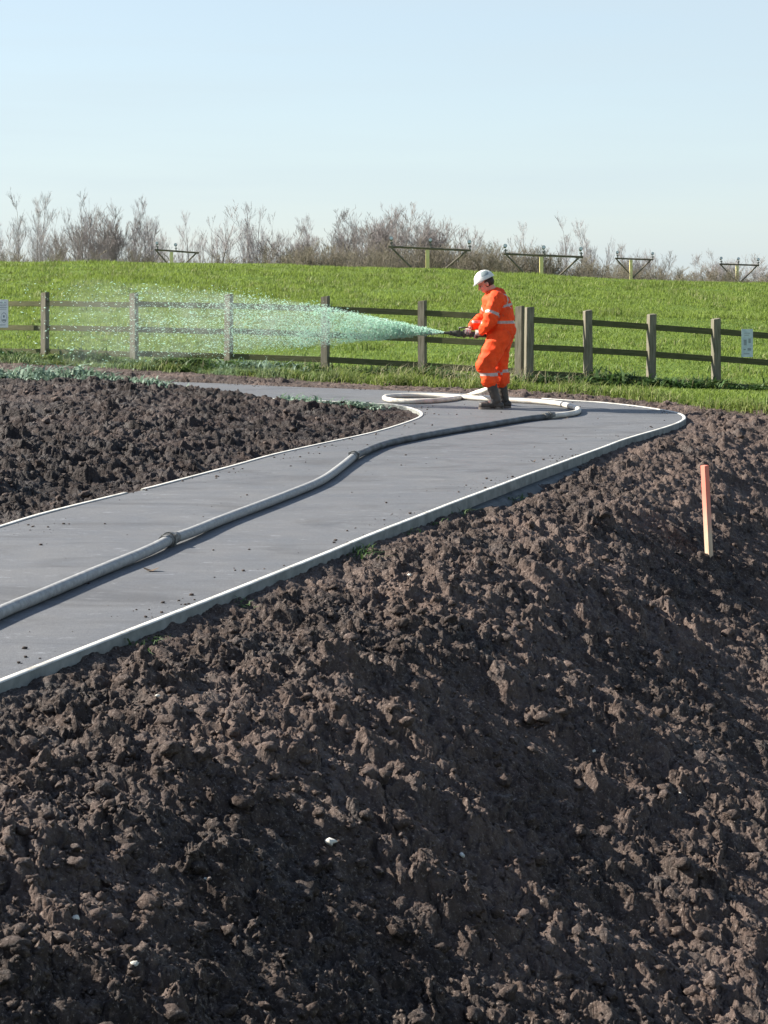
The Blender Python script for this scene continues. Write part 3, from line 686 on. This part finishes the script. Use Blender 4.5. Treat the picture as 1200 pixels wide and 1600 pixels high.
hand(bm, ARM['n'][2], (-.225,-.02,.945), (1,0,-.04), -1); hand(bm, ARM['f'][2], (-.36,-.02,.955), (1,0,-.04), 1)
bme = remesh_eval(bm, .0062, 2)
person = link('person', bme, [M['skin'], M['glove']], smooth=True); person.location = pw
for p in bme.polygons:
    c = p.center
    if c.z < 1.07 and c.x < -.17 and c.z > .85 and abs(c.y) < .2: p.material_index = 1
tag(person, 'worker in orange waterproofs and white helmet aiming a spray gun to the left', 'person')
# jacket
bm = bmesh.new()
cap(bm, (.0,0,1.36), (.025,0,1.20), .162, .174); ball(bm, (.0,0,1.365), (.165,.235,.130), 24); ball(bm, (.045,0,1.18), (.180,.21,.22), 24)
ball(bm, (.055,0,1.04), (.178,.205,.12), 24); rod(bm, (.055,0,1.10), (.055,0,.945), .180, .192, 28)
ball(bm, (-.02,0,1.475), (.085,.095,.042), 18); cap(bm, (.02,0,1.42), (.075,0,1.30), .115, .12)
for k, (a, b_, c_) in ARM.items():
    a = Vector(a); b_ = Vector(b_); c_ = Vector(c_); cap(bm, a, b_, .096, .080); cap(bm, b_, b_.lerp(c_, .86), .078, .055)
jme = remesh_eval(bm, .0085, 3, .014, 6.5, 3, (1.2,1,.9))
jacket = link('jacket', jme, [M['orange'], M['band']], person, smooth=True)
A0 = [Vector(v) for v in ARM['n']]; A1 = [Vector(v) for v in ARM['f']]
def on_arm(c, A):
    d = A[1]-A[0]; t = (c-A[0]).dot(d)/d.length_squared; q = (c-(A[0]+d*max(0, min(1, t)))).length; return t, q
for p in jme.polygons:
    c = p.center; arm = False
    for A in (A0, A1):
        t, q = on_arm(c, A)
        if -.1 < t < 1.2 and q < .108 and abs(c.y) > .165:
            arm = True
            if .62 < t < .74: p.material_index = 1
    if not arm and abs(c.z-(1.285+.25*(c.x))) < .015 and c.x > -.08: p.material_index = 1
    if not arm and abs(c.z-(1.105)) < .018 and c.x > -.3: p.material_index = 1
    if not arm and c.z > 1.285 and abs(abs(c.y)-.115) < .020 and c.x > -.02: p.material_index = 1
# trousers
bm = bmesh.new()
ball(bm, (.052,0,.945), (.168,.20,.12), 24)
for k, (h_, kn, an) in LEG.items():
    h_ = Vector(h_); kn = Vector(kn); an = Vector(an); cap(bm, h_, kn, .138, .110, 20); e2 = kn.lerp(an, .38); cap(bm, kn, e2, .106, .100, 20); rod(bm, e2, kn.lerp(an, .50), .100, .097, 20)
tme = remesh_eval(bm, .0085, 3, .016, 6, 8, (1,1,.8))
trousers = link('trousers', tme, [M['orange'], M['band']], person, smooth=True)
for p in tme.polygons:
    if abs(p.center.z-.445-(.03 if p.center.y > 0 else 0)) < .020: p.material_index = 1
# boots
def boot(k, pitch):
    h_, kn, an = [Vector(v) for v in LEG[k]]; bm = bmesh.new()
    top = kn.lerp(an, .42); cap(bm, top, an, .070, .056, 18); toe = Vector((an.x-.185, an.y, .050)); heel = Vector((an.x+.045, an.y, .048))
    cap(bm, an, Vector((an.x-.05, an.y, .062)), .058, .054, 16); cap(bm, Vector((an.x-.04, an.y, .055)), toe, .050, .042, 16); cap(bm, heel, Vector((an.x-.02, an.y, .06)), .046, .050, 16)
    for v in bm.verts:
        if v.co.z < .012: v.co.z = .012
    me = remesh_eval(bm, .008, 2, .003, 12, 4); b_ = link('boot', me, M['boot'], person, smooth=True)
    bm = bmesh.new(); 
    for (cx_, rx, ry) in ((an.x-.145, .085, .050), (an.x+.025, .062, .043)):
        bmesh.ops.create_cone(bm, cap_ends=True, segments=20, radius1=1, radius2=1, depth=.028, matrix=Matrix.Translation((cx_, an.y, .016)) @ Matrix.Diagonal((rx, ry, 1, 1)))
    box(bm, (an.x-.055, an.y, .020), (.11, .066, .018)); bm_obj('sole', bm, M['boot_mud'], b_)
boot('n', 0); boot('f', 0)
# helmet
bm = bmesh.new(); bmesh.ops.create_uvsphere(bm, u_segments=36, v_segments=24, radius=1.0)
bmesh.ops.delete(bm, geom=[v for v in bm.verts if v.co.z < -.06], context='VERTS')
for v in bm.verts:
    x, y, z = v.co; z = z*.125
    rid = .004*math.exp(-(y/.12)**2)+.003*math.exp(-((abs(y)-.45)/.1)**2); z += rid*(v.co.z > .3)
    v.co = Vector((x*.135, y*.112, z))
for v in bm.verts:
    if v.co.z < .004 and v.co.x > .04: v.co.x += .034*(1-(v.co.y/.112)**2); v.co.z -= .012
    elif v.co.z < .004: v.co.x *= 1.06; v.co.y *= 1.06
bmesh.ops.solidify(bm, geom=list(bm.faces), thickness=.004)
bmesh.ops.transform(bm, matrix=Matrix.Translation(H(-.005,0,.040)) @ HR.to_4x4(), verts=list(bm.verts))
helm = bm_obj('helmet', bm, [M['helmet'], M['helmet_mark']], person, True)
for p in helm.data.polygons:
    q = HR.transposed() @ (p.center-H(-.005,0,.040))
    if q.y < -.02 and -.085 < q.x < .015 and .045 < q.z < .11: p.material_index = 1
# headband under the shell, hair, eyes, mouth
bm = bmesh.new()
ball(bm, H(-.028,0,.012), (.092,.082,.092), 24, HR)
bmesh.ops.delete(bm, geom=[v for v in bm.verts if ((HR.transposed() @ (v.co-hd)).x > .028)], context='VERTS'); bm_obj('hair', bm, M['hair'], person, True)
for s in (-1, 1):
    bm = bmesh.new(); ball(bm, H(.080, s*.030, -.002), .010, 10); bm_obj('eye', bm, M['hair'], person, True)
bm = bmesh.new(); cap(bm, H(.0945,-.014,-.064), H(.0945,.014,-.064), .0025, .0025, 8); bm_obj('mouth', bm, simple('lips', (.30,.10,.08), (.4,.14,.11), 10, .5, .4, 0, 0), person, True)
# spray gun
gp = pw+np.array([-.225,-.02,.945]); gun = empty('spray_gun', tuple(gp), 'dark metal spray gun held in both hands by the worker', 'spray gun')
bm = bmesh.new(); rod(bm, (.10,0,-.004), (-.22,0,.008), .036, .036, 18); rod(bm, (-.04,0,.0), (.0,0,.0), .052, .052, 18); rod(bm, (-.20,0,.008), (-.165,0,.008), .050, .050, 18)
rod(bm, (-.115,0,.005), (-.09,0,.005), .046, .046, 16); box(bm, (-.255,0,.010), (.075,.085,.085), None, .012); bm_obj('body', bm, M['gun'], gun, False)
bm = bmesh.new(); rod(bm, (-.285,0,.012), (-.36,0,.018), .040, .026, 16); rod(bm, (-.36,0,.018), (-.445,0,.020), .024, .013, 16); rod(bm, (-.352,0,.0175), (-.366,0,.0180), .033, .033, 16); bm_obj('nozzle', bm, M['gun'], gun)
bm = bmesh.new(); cap(bm, (-.245,0,.05), (-.245,-.01,.085), .009, .009, 10); cap(bm, (-.245,-.01,.085), (-.13,-.015,.090), .010, .008, 10); bm_obj('valve_handle', bm, M['gun'], gun, True)
tipw = gp+np.array([-.445,0,.020])

# ------------------------------------------------------------------ the spray
m, nt, b = mat('spray_slurry', .5, .4); b.inputs['Base Color'].default_value = (.50,.88,.70,1)
g = N(nt, 'ShaderNodeNewGeometry', name='GEO')
nt.links.new(ramp(nt, g.outputs['Random Per Island'], [(0, (.40,.70,.54)), (.5, (.60,.88,.73)), (1, (.88,.98,.92))]), b.inputs['Base Color'])
t = N(nt, 'ShaderNodeBsdfTranslucent'); t.inputs['Color'].default_value = (.76,.94,.83,1); ms = N(nt, 'ShaderNodeMixShader'); ms.inputs[0].default_value = .5
nt.links.new(b.outputs[0], ms.inputs[1]); nt.links.new(t.outputs[0], ms.inputs[2]); nt.links.new(ms.outputs[0], nt.nodes['Material Output'].inputs['Surface'])
M['spray'] = m
def spray(n, seed):
    rg = np.random.default_rng(seed); t = rg.random(n)**.85; t = np.clip(t+.018*gnoise(t*30, rg.random(n)*3, 12), 0, 1); L_ = 6.6*t                       # distance travelled
    ax = np.stack([-.905*L_, .42*L_, .055*L_-.008*L_**2], 1)
    half = .008+np.where(L_ < 1.8, .150*L_, .27+.098*(L_-1.8)); ang = rg.random(n)*2*PI; q = np.sqrt(rg.random(n)); q = np.where(rg.random(n) < .25, .86+.14*rg.random(n), q)*(1+.12*rg.normal(0,1,n)*sstep(.8, 3, L_))
    edge = 1+.10*gnoise(L_*3, ang*1.5, 5)
    P = tipw+ax; P[:,1] += np.cos(ang)*q*half*edge; P[:,2] += np.sin(ang)*q*half*edge+.02*L_*gnoise(L_*1.7, ang, 8)
    P[:,0] += rg.normal(0, .03, n)*(1+L_)
    clump = np.clip(1+1.5*gnoise(L_*2.2, ang*1.1, 15)*sstep(.6, 2.2, L_), .1, 2.2)
    keep = rg.random(n) < clump*np.clip(np.exp(-(L_-.5)*.95)+.022, .0, 1)*np.clip((6.7-L_)/2.5, 0, 1); P = P[keep]; L_ = L_[keep]; n = len(P)
    s = (.0018+.0030*rg.random(n)**2)*(1+.10*L_); ln = s*(1.2+3.2*rg.random(n))
    d = np.stack([-1+rg.normal(0,.45,n), .45+rg.normal(0,.4,n), rg.normal(0,.5,n)], 1); d /= np.linalg.norm(d, axis=1)[:, None]
    u = np.cross(d, rg.normal(0,1,(n,3))); u /= np.linalg.norm(u, axis=1)[:, None]; v = np.cross(d, u)
    V = np.stack([P-d*ln[:,None], P+d*ln[:,None], P+u*s[:,None], P+(-.5*u+.87*v)*s[:,None], P+(-.5*u-.87*v)*s[:,None]], 1).reshape(-1,3)
    i = np.arange(n)[:, None]*5; T = np.concatenate([i+np.array(q_) for q_ in ((0,3,2),(0,4,3),(0,2,4),(1,2,3),(1,3,4),(1,4,2))])
    return np_mesh('spray', V, T)
sp = link('spray', spray(150000, 44), M['spray']); tag(sp, 'pale mint green jet of slurry fanning out from the spray gun', 'spray', kind='stuff')

def mist():
    Ls = np.linspace(.02, 6.4, 40); V = []; k = 20
    for L_ in Ls:
        h_ = .01+(.150*L_ if L_ < 1.8 else .27+.098*(L_-1.8)); h_ *= min(1, (6.5-L_)/.8)
        for a in range(k):
            an = 2*PI*a/k; V.append(tipw+np.array([-.905*L_, .42*L_+math.cos(an)*h_, .055*L_-.008*L_**2+math.sin(an)*h_]))
    Q = [(i*k+j, i*k+(j+1) % k, (i+1)*k+(j+1) % k, (i+1)*k+j) for i in range(len(Ls)-1) for j in range(k)]
    me = np_mesh('mist', np.array(V), np.array(Q)); bm = bmesh.new(); bm.from_mesh(me); bmesh.ops.holes_fill(bm, edges=[e for e in bm.edges if e.is_boundary]); bmesh.ops.recalc_face_normals(bm, faces=bm.faces); bm.to_mesh(me); bm.free(); return me
mm = bpy.data.materials.new('spray_mist'); mm.use_nodes = True; nt = mm.node_tree; nt.nodes.clear(); ou_ = nt.nodes.new('ShaderNodeOutputMaterial')
pv = nt.nodes.new('ShaderNodeVolumePrincipled'); pv.inputs['Color'].default_value = (.86,.97,.90,1); pv.inputs['Anisotropy'].default_value = .3; nt.links.new(pv.outputs[0], ou_.inputs['Volume'])
g = N(nt, 'ShaderNodeNewGeometry', name='GEO'); dd = N(nt, 'ShaderNodeVectorMath', operation='DISTANCE'); nt.links.new(g.outputs['Position'], dd.inputs[0]); dd.inputs[1].default_value = tuple(tipw)
sc_ = N(nt, 'ShaderNodeMath', operation='DIVIDE'); nt.links.new(dd.outputs['Value'], sc_.inputs[0]); sc_.inputs[1].default_value = 6.5
dn = ramp(nt, sc_.outputs[0], [(0, (.35,.35,.35)), (.10, (.22,.22,.22)), (.30, (.10,.10,.10)), (.6, (.035,.035,.035)), (1, (0,0,0))])
nz_ = noise(nt, 3.0, 4, .6); mr = N(nt, 'ShaderNodeMapRange'); mr.inputs[1].default_value = .35; mr.inputs[2].default_value = .65; mr.inputs[3].default_value = .3; mr.inputs[4].default_value = 8.5; nt.links.new(nz_, mr.inputs[0])
mu = N(nt, 'ShaderNodeMath', operation='MULTIPLY'); nt.links.new(dn, mu.inputs[0]); nt.links.new(mr.outputs[0], mu.inputs[1]); nt.links.new(mu.outputs[0], pv.inputs['Density'])
mo = link('mist', mist(), mm, sp)

# ------------------------------------------------------------------ approach light bars
def light_bar(px, pyb, x0, x1, Yd, tilt, lamps, label):
    s = F/Yd; zb = EYE-(pyb-HZ)/s; xp = (px-600)/s; a = (x0-px)/s; c = (x1-px)/s
    zg = float(grass_z(np.array([xp]), np.array([Yd]))[0]); root = empty('approach_light_bar', (xp, Yd, zg), label, 'light bar', 'approach light bars on the grass bank')
    H_ = zb-zg; tl = tilt/s
    def zz(x): return H_-tl*x*s/(x1-x0)
    bm = bmesh.new(); box(bm, (0,.03,(H_-.06)/2-.2), (.16,.16,H_-.06+.4), None, .01); bm_obj('post', bm, M['yellow'], root)
    bm = bmesh.new(); rod(bm, (a,0,zz(a)), (c,0,zz(c)), .05, .05, 8); bm_obj('crossbar', bm, M['barmetal'], root)
    for e in (a*.93, c*.90):
        bm = bmesh.new(); rod(bm, (e,-.02,zz(e)-.03), (.12 if e > 0 else -.12, -.02, max(.15, H_-abs(e)*.95)), .042, .042, 8); bm_obj('brace', bm, M['barmetal'], root)
    for lx in lamps:
        x = (lx-px)/s; z = zz(x); bm = bmesh.new(); rod(bm, (x,0,z), (x,0,z+.22), .03, .03, 8); rod(bm, (x-.07,0,z+.16), (x+.07,0,z+.16), .02, .02, 6)
        rod(bm, (x-.02,.10,z+.30), (x-.02,-.10,z+.36), .06, .085, 12); lo = bm_obj('lamp', bm, M['lampmetal'], root)
        bm = bmesh.new(); rod(bm, (x-.02,-.102,z+.3605), (x-.02,-.112,z+.3635), .07, .07, 12); bm_obj('lens', bm, M['lampglass'], lo)
light_bar(668,388,607,736,76,6,(612,673,734),'wide light bar on a yellow post standing left of and behind the white helmet')
light_bar(846,399,787,911,78,5,(790,850,908),'wide light bar on a pale yellow post just right of the white helmet')
light_bar(268,392,242,311,97,5,(246,275),'small light bar on a thin pale post in the left of the skyline')
light_bar(986,404.5,961,1020,104,2,(965,1020),'narrow light bar with two lamps above the right fence, between the two other right bars')
light_bar(1152,413.5,1124,1186,106,2,(1127,1154,1185),'narrow light bar with three lamps nearest the right edge')

# ------------------------------------------------------------------ bare trees
def prism(segs, k=3):
    A = np.array([s[0] for s in segs]); B = np.array([s[1] for s in segs]); ra = np.array([s[2] for s in segs]); rb = np.array([s[3] for s in segs])
    d = B-A; d /= np.maximum(np.linalg.norm(d, axis=1), 1e-6)[:, None]; h = np.where(np.abs(d[:,2:3]) > .9, np.array([[1.,0,0]]), np.array([[0,0,1.]]))
    u = np.cross(d, h); u /= np.linalg.norm(u, axis=1)[:, None]; v = np.cross(d, u); V = []
    for j in range(k):
        a = 2*PI*j/k; w = math.cos(a)*u+math.sin(a)*v; V.append(A+w*ra[:,None]); V.append(B+w*rb[:,None])
    V = np.stack(V, 1).reshape(-1, 3); i = np.arange(len(segs))[:, None]*(2*k)
    Q = np.concatenate([i+np.array([2*j, 2*((j+1) % k), 2*((j+1) % k)+1, 2*j+1]) for j in range(k)])
    return V, Q
def grow(H_, seed, stems=1, spread=.35, dens=1.0, first=.18, up=.9, depth=3, rad=None):
    rg = random.Random(seed); trunk = []; crown = []; rad = rad or H_*.011
    def branch(p, d, L_, r_, lev):
        n = max(3, int(L_/.45)) if lev < 2 else 3; pts = [p]; q = p.copy(); dd = d.copy()
        for i in range(n):
            dd = (dd+Vector((rg.gauss(0,.042), rg.gauss(0,.042), .07*up+rg.gauss(0,.03)))*(1+.3*lev)).normalized(); q = q+dd*(L_/n); pts.append(q.copy())
        for i in range(n):
            ra = max(.0070, r_*(1-.9*i/n)); rb = max(.0058, r_*(1-.9*(i+1)/n)); (trunk if lev == 0 else crown).append((pts[i][:], pts[i+1][:], ra, rb))
        if lev >= depth: return
        cnt = int((L_*(2.6 if lev == 0 else 2.9 if lev == 1 else 2.6)*dens)+2)
        for c_ in range(cnt):
            t = (first if lev == 0 else .12)+(1-(first if lev == 0 else .12))*rg.random()**.9; k_ = min(int(t*n), n-1); b_ = pts[k_].lerp(pts[k_+1], t*n-k_)
            a = rg.random()*2*PI; base = (pts[k_+1]-pts[k_]).normalized(); s_ = base.orthogonal().normalized(); s_.rotate(Matrix.Rotation(a, 3, base))
            an = rg.uniform(.3, .75) if lev == 0 else rg.uniform(.25, .7); nd = (base*math.cos(an)+s_*math.sin(an)); nd.z += .15*up; nd.normalize()
            ll = (H_*spread*(1.05-t*.6)*rg.uniform(.6,1.15)) if lev == 0 else L_*rg.uniform(.35,.75)*(1.1-.5*t)
            branch(b_, nd, max(ll, .25), max(.0075, r_*(1-.85*t)*.34), lev+1)
    for s_ in range(stems):
        a = rg.random()*2*PI; o_ = 0 if stems == 1 else .35+.1*stems
        d = Vector((math.cos(a)*.25*(stems > 1), math.sin(a)*.25*(stems > 1), 1)).normalized()
        branch(Vector((math.cos(a)*o_*.06, math.sin(a)*o_*.06, -.3)), d, H_*rg.uniform(.75 if stems > 1 else .97, 1.0), rad*(1 if stems == 1 else .7), 0)
    return trunk, crown
def tree_proto(name, H_, seed, tm, cm, **k):
    tr, cr = grow(H_, seed, **k); Vt, Qt = prism(tr, 5); Vc, Qc = prism(cr, 3)
    return (np_mesh('trunk', Vt, Qt), np_mesh('crown', Vc, Qc), float(np.sort(Vc[:,2])[-40]), tm, cm, name)
P_ = {}
for i in range(3): P_['t%d' % i] = tree_proto('bare_tree', 10, 100+i, M['bark'], M['twig'], spread=.30, dens=1.1, up=1.1)
for i in range(2): P_['m%d' % i] = tree_proto('bare_tree', 10, 120+i, M['bark'], M['twig'], stems=6, spread=.24, dens=.8, up=1.2)
for i in range(2): P_['d%d' % i] = tree_proto('bare_tree', 8, 130+i, M['bark'], M['twig_brown'], stems=8, spread=.34, dens=1.05, up=.8, first=.05)
for i in range(3): P_['s%d' % i] = tree_proto('bare_shrub', 5, 140+i, M['bark'], M['hedge'], stems=9, spread=.42, dens=1.2, up=.5, first=.0)
first_use = {}
def plant(px, top, Yd, key, label, cat, group=None, wid=1.0, hmin=None):
    s = F/Yd; x = (px-600)/s; zt = EYE+(HZ-top)/s; zg = float(grass_z(np.array([x]), np.array([Yd]))[0]); tm_, cm_, H0, mt, mc, nm = P_[key]
    k = (zt-zg)/(H0); root = empty(nm, (x, Yd, zg), label, cat, group, rz=random.random()*6.28); wid *= 1.25 if nm == 'bare_tree' else 1; root.scale = (k*wid, k*wid, k)
    if key not in first_use:
        a = link('trunk', tm_, mt, root); b_ = link('crown', cm_, mc, root); first_use[key] = (a, b_)
    else:
        for src in first_use[key]:
            c_ = src.copy(); c_.parent = root; C.objects.link(c_)
G1 = 'bare trees along the skyline'
T = [
 (4,345,128,'m0','slim bare tree cut by the left edge of the skyline',.8),
 (25,296,130,'t0','tall thin bare tree nearest the left edge, highest of the left group',.85),
 (50,300,131,'t1','tall bare tree second of the sparse group at the left edge',.8),
 (63,308,129,'t2','upright bare tree third of the sparse left group',.7),
 (78,332,127,'m1','shorter many stemmed bare tree closing the sparse left group',.9),
 (108,338,122,'d0','low dense bare tree at the left foot of the tall twiggy clump',.9),
 (138,300,126,'m0','tallest bare tree in the twiggy clump left of the small light bar',.8),
 (150,322,120,'d1','dark dense bare tree in the middle of the clump left of the small light bar',.8),
 (170,312,129,'t0','slender bare tree rising at the right of the twiggy clump',.7),
 (188,326,122,'d0','round pale bare tree between the dense clump and the small light bar',1.1),
 (214,312,130,'t2','narrow bare tree directly left of the three upright stems by the small light bar',.7),
 (232,308,128,'m1','tall many stemmed bare tree behind the left end of the small light bar',.85),
 (262,342,132,'m0','short faint bare tree behind the right half of the small light bar',.9),
 (302,330,127,'t1','thin bare tree just right of the small light bar',.7),
 (324,338,131,'m1','thin bare tree between the small light bar and the wide branching tree',.8),
 (343,315,124,'t0','wide branching bare tree, first big one right of the small light bar',1.2),
 (378,322,128,'m0','upright bare tree right of the wide branching one',.8),
 (404,316,126,'t1','bare tree with a pointed top above the fourth fence bay',.9),
 (420,334,130,'m1','bare tree leaning into the gap before the thicket',.8),
 (445,350,128,'d1','low bushy bare tree where the thicket begins',1.0),
 (485,336,126,'t2','single pointed bare tree sticking up at the left of the thicket',.8),
 (462,352,129,'m0','faint low bare tree left of the single pointed one',.9),
 (512,356,124,'d0','low dense bare tree right of the single pointed one',.9),
 (538,330,128,'m1','first tall bare tree on the left shoulder of the thicket',1.0),
 (560,324,122,'d1','broad bare tree on the left side of the big thicket',1.1),
 (584,320,126,'m0','upright pale bare tree near the top of the big thicket',1.0),
 (606,318,120,'d0','bare tree at the summit of the big thicket, left of the wide light bar',1.1),
 (630,319,127,'m1','bare tree over the left lamp of the wide light bar',1.0),
 (652,326,121,'d1','bare tree behind the post of the wide light bar',1.1),
 (678,332,127,'m0','bare tree over the middle lamp of the wide light bar',.9),
 (700,342,122,'d0','bare tree sloping down behind the right brace of the wide light bar',1.1),
 (722,350,127,'t0','thin bare tree behind the right lamp of the wide light bar',.9),
 (742,362,124,'m1','low bare tree just right of the wide light bar',.9),
 (772,372,128,'m0','faint low bare tree above the white helmet',1.0),
 (800,372,130,'m1','faint bare tree behind the left lamp of the right wide light bar',.9),
 (833,347,129,'t1','slim bare tree left of the tallest one on the right',.8),
 (882,332,126,'t0','tallest bare tree on the right half of the skyline',.85),
 (911,343,129,'t2','second tallest bare tree on the right, beside the tallest',.8),
 (934,362,127,'m0','low bare tree sloping off right of the two tall ones',.9),
 (993,380,126,'d1','low round bare tree behind the two lamp light bar',.9),
 (1022,392,122,'d0','small bare tree touching the right lamp of the two lamp bar',1.0),
 (1112,396,126,'d1','low spreading bare tree left of the three lamp bar',1.1),
 (1140,390,124,'m0','low bare tree behind the three lamp bar',1.2),
 (1172,396,128,'d0','low bare tree behind the right lamp of the three lamp bar',1.2),
 (1198,403,126,'m1','low bare tree cut by the right edge of the picture',1.2)]
for t_ in T: plant(t_[0], t_[1], t_[2], t_[3], t_[4], 'tree', G1, t_[5])
rs = random.Random(5); xs_ = list(range(-60, 1060, 17))
for i, x in enumerate(xs_):
    base = 380 if 430 < x < 860 else 396
    if x < 430 and i % 3 == 0: continue
    if x > 900: base = 402+(x-900)*.12
    plant(x+rs.uniform(-7,7), base+rs.uniform(-9,7), rs.uniform(104,116), 's%d' % (i % 3), 'bare brown shrub in the low hedge below the skyline trees', 'shrub', 'bare shrubs of the hedge under the trees', rs.uniform(.9,1.3))
for x, tp in ((1045,418),(1078,424),(1095,416),(1128,418),(1160,424),(1190,426),(1210,422)):
    plant(x, tp, rs.uniform(100,112), 's%d' % (x % 3), 'low bare shrub on the crest in the right corner of the skyline', 'shrub', 'low shrubs at the right of the skyline', 1.5)

# ------------------------------------------------------------------ stones and litter
shp = clod_shapes(5, 2)
def stone(px, py, size, label, Yg=None):
    # march along the sight line to the soil
    lo = None
    for Yt in np.arange(4.0, 26, .05):
        p = WD(px, py, Yt)
        if p[2] < soil_height(p[0], Yt)[0]: lo = p; break
    if lo is None: return
    v, f = shp[int(px) % 5]; me = np_mesh('stone', v*size, f); o = link('stone', me, M['stone'], smooth=True)
    o.location = (lo[0], lo[1], soil_height(lo[0], lo[1])[0]+size*.35); o.rotation_euler = (0, 0, px)
    tag(o, label, 'stone', 'small pale stones in the soil')
for a in [(516,1336,.022,'pale stone low in the middle of the dark slope, largest of the small stones'), (118,1448,.016,'small pale stone near the lower left corner'), (322,1376,.011,'tiny pale stone in the lower left soil right of the largest clods'),
          (722,1352,.013,'pale stone on the lower right slope beside thin straws'), (210,1517,.012,'small white stone near the bottom edge on the left'), (927,1183,.012,'pale flake on the dark slope right of centre'),
          (246,1101,.011,'tiny white stone in the soil below the kerb on the left'), (1063,1242,.012,'pale stone on the right slope under the stake'), (640,900,.012,'pale stone on the sunlit soil beside the kerb')]:
    stone(*a)
for (px, py, sz_, lb) in ((236,891,.045,'small dark leaf lying on the path below the hose coupling'), (884,654,.03,'small dark leaf lying on the path near the hose bend'), (833,721,.025,'tiny dark leaf on the far right of the path')):
    bm = bmesh.new(); p = W(px, py, .006); n = 10
    vs = [bm.verts.new((math.cos(2*PI*i/n)*sz_*(.9+.2*random.random()), math.sin(2*PI*i/n)*sz_*.55*(.8+.4*random.random()), .010*math.cos(4*PI*i/n)+.008)) for i in range(n)]
    c0 = bm.verts.new((0,0,.002)); [bm.faces.new((vs[i], vs[(i+1) % n], c0)) for i in range(n)]
    o = bm_obj('dead_leaf', bm, M['leaf']); o.location = p; tag(o, lb, 'leaf')

# ------------------------------------------------------------------ light, sky, camera
EL = 33.0; SUNV = Vector((-math.cos(D(EL))*math.cos(D(15)), math.cos(D(EL))*math.sin(D(15)), math.sin(D(EL))))
sun = bpy.data.lights.new('sun', 'SUN'); sun.energy = 5.0; sun.angle = D(.53); sun.color = (1.0,.94,.84)
so = bpy.data.objects.new('sun', sun); C.objects.link(so); so.rotation_euler = (-SUNV).to_track_quat('-Z', 'Y').to_euler(); so.location = (-30, 10, 30)
world = bpy.data.worlds.new('World'); S.world = world; world.use_nodes = True; nt = world.node_tree; nt.nodes.clear()
sky = nt.nodes.new('ShaderNodeTexSky'); sky.sky_type = 'NISHITA'; sky.sun_disc = False; sky.sun_elevation = D(EL)
sky.sun_rotation = math.atan2(SUNV.x, SUNV.y); sky.altitude = 0; sky.air_density = 1.0; sky.dust_density = .6; sky.ozone_density = 2.0
bg = nt.nodes.new('ShaderNodeBackground'); bg.inputs['Strength'].default_value = .075
ou = nt.nodes.new('ShaderNodeOutputWorld'); nt.links.new(bg.outputs[0], ou.inputs[0])
# faint high cirrus veil
tc = nt.nodes.new('ShaderNodeTexCoord'); mp = nt.nodes.new('ShaderNodeMapping'); mp.inputs['Scale'].default_value = (1.2,1.2,14); nt.links.new(tc.outputs['Generated'], mp.inputs[0])
nz = nt.nodes.new('ShaderNodeTexNoise'); nz.inputs['Scale'].default_value = 2.2; nz.inputs['Detail'].default_value = 5; nt.links.new(mp.outputs[0], nz.inputs['Vector'])
c_ = ramp(nt, nz.outputs['Fac'], [(.35, (.68,.68,.68)), (.7, (.86,.86,.86))])
sxyz = nt.nodes.new('ShaderNodeSeparateXYZ'); nt.links.new(tc.outputs['Generated'], sxyz.inputs[0])
hz_ = ramp(nt, sxyz.outputs['Z'], [(.0, (1,1,1)), (.20, (1,1,1)), (.55, (.12,.12,.12))])
c_ = mix(nt, 1.0, c_, hz_, 'MULTIPLY')
nt.links.new(mix(nt, c_, sky.outputs[0], (3.35,3.95,4.3)), bg.inputs['Color'])
cam = bpy.data.cameras.new('camera'); co = bpy.data.objects.new('camera', cam); C.objects.link(co); S.camera = co
co.location = (0,0,EYE); co.rotation_euler = (D(90), 0, 0); cam.sensor_fit = 'VERTICAL'; cam.sensor_height = 36; cam.sensor_width = 27
cam.lens = F/1600*36; cam.shift_y = -(800-HZ)/1600; cam.clip_start = .1; cam.clip_end = 6000
S.view_settings.view_transform = 'Standard'; S.view_settings.look = 'None'; S.view_settings.exposure = 1.42; S.view_settings.gamma = 1
S.render.engine = 'CYCLES'
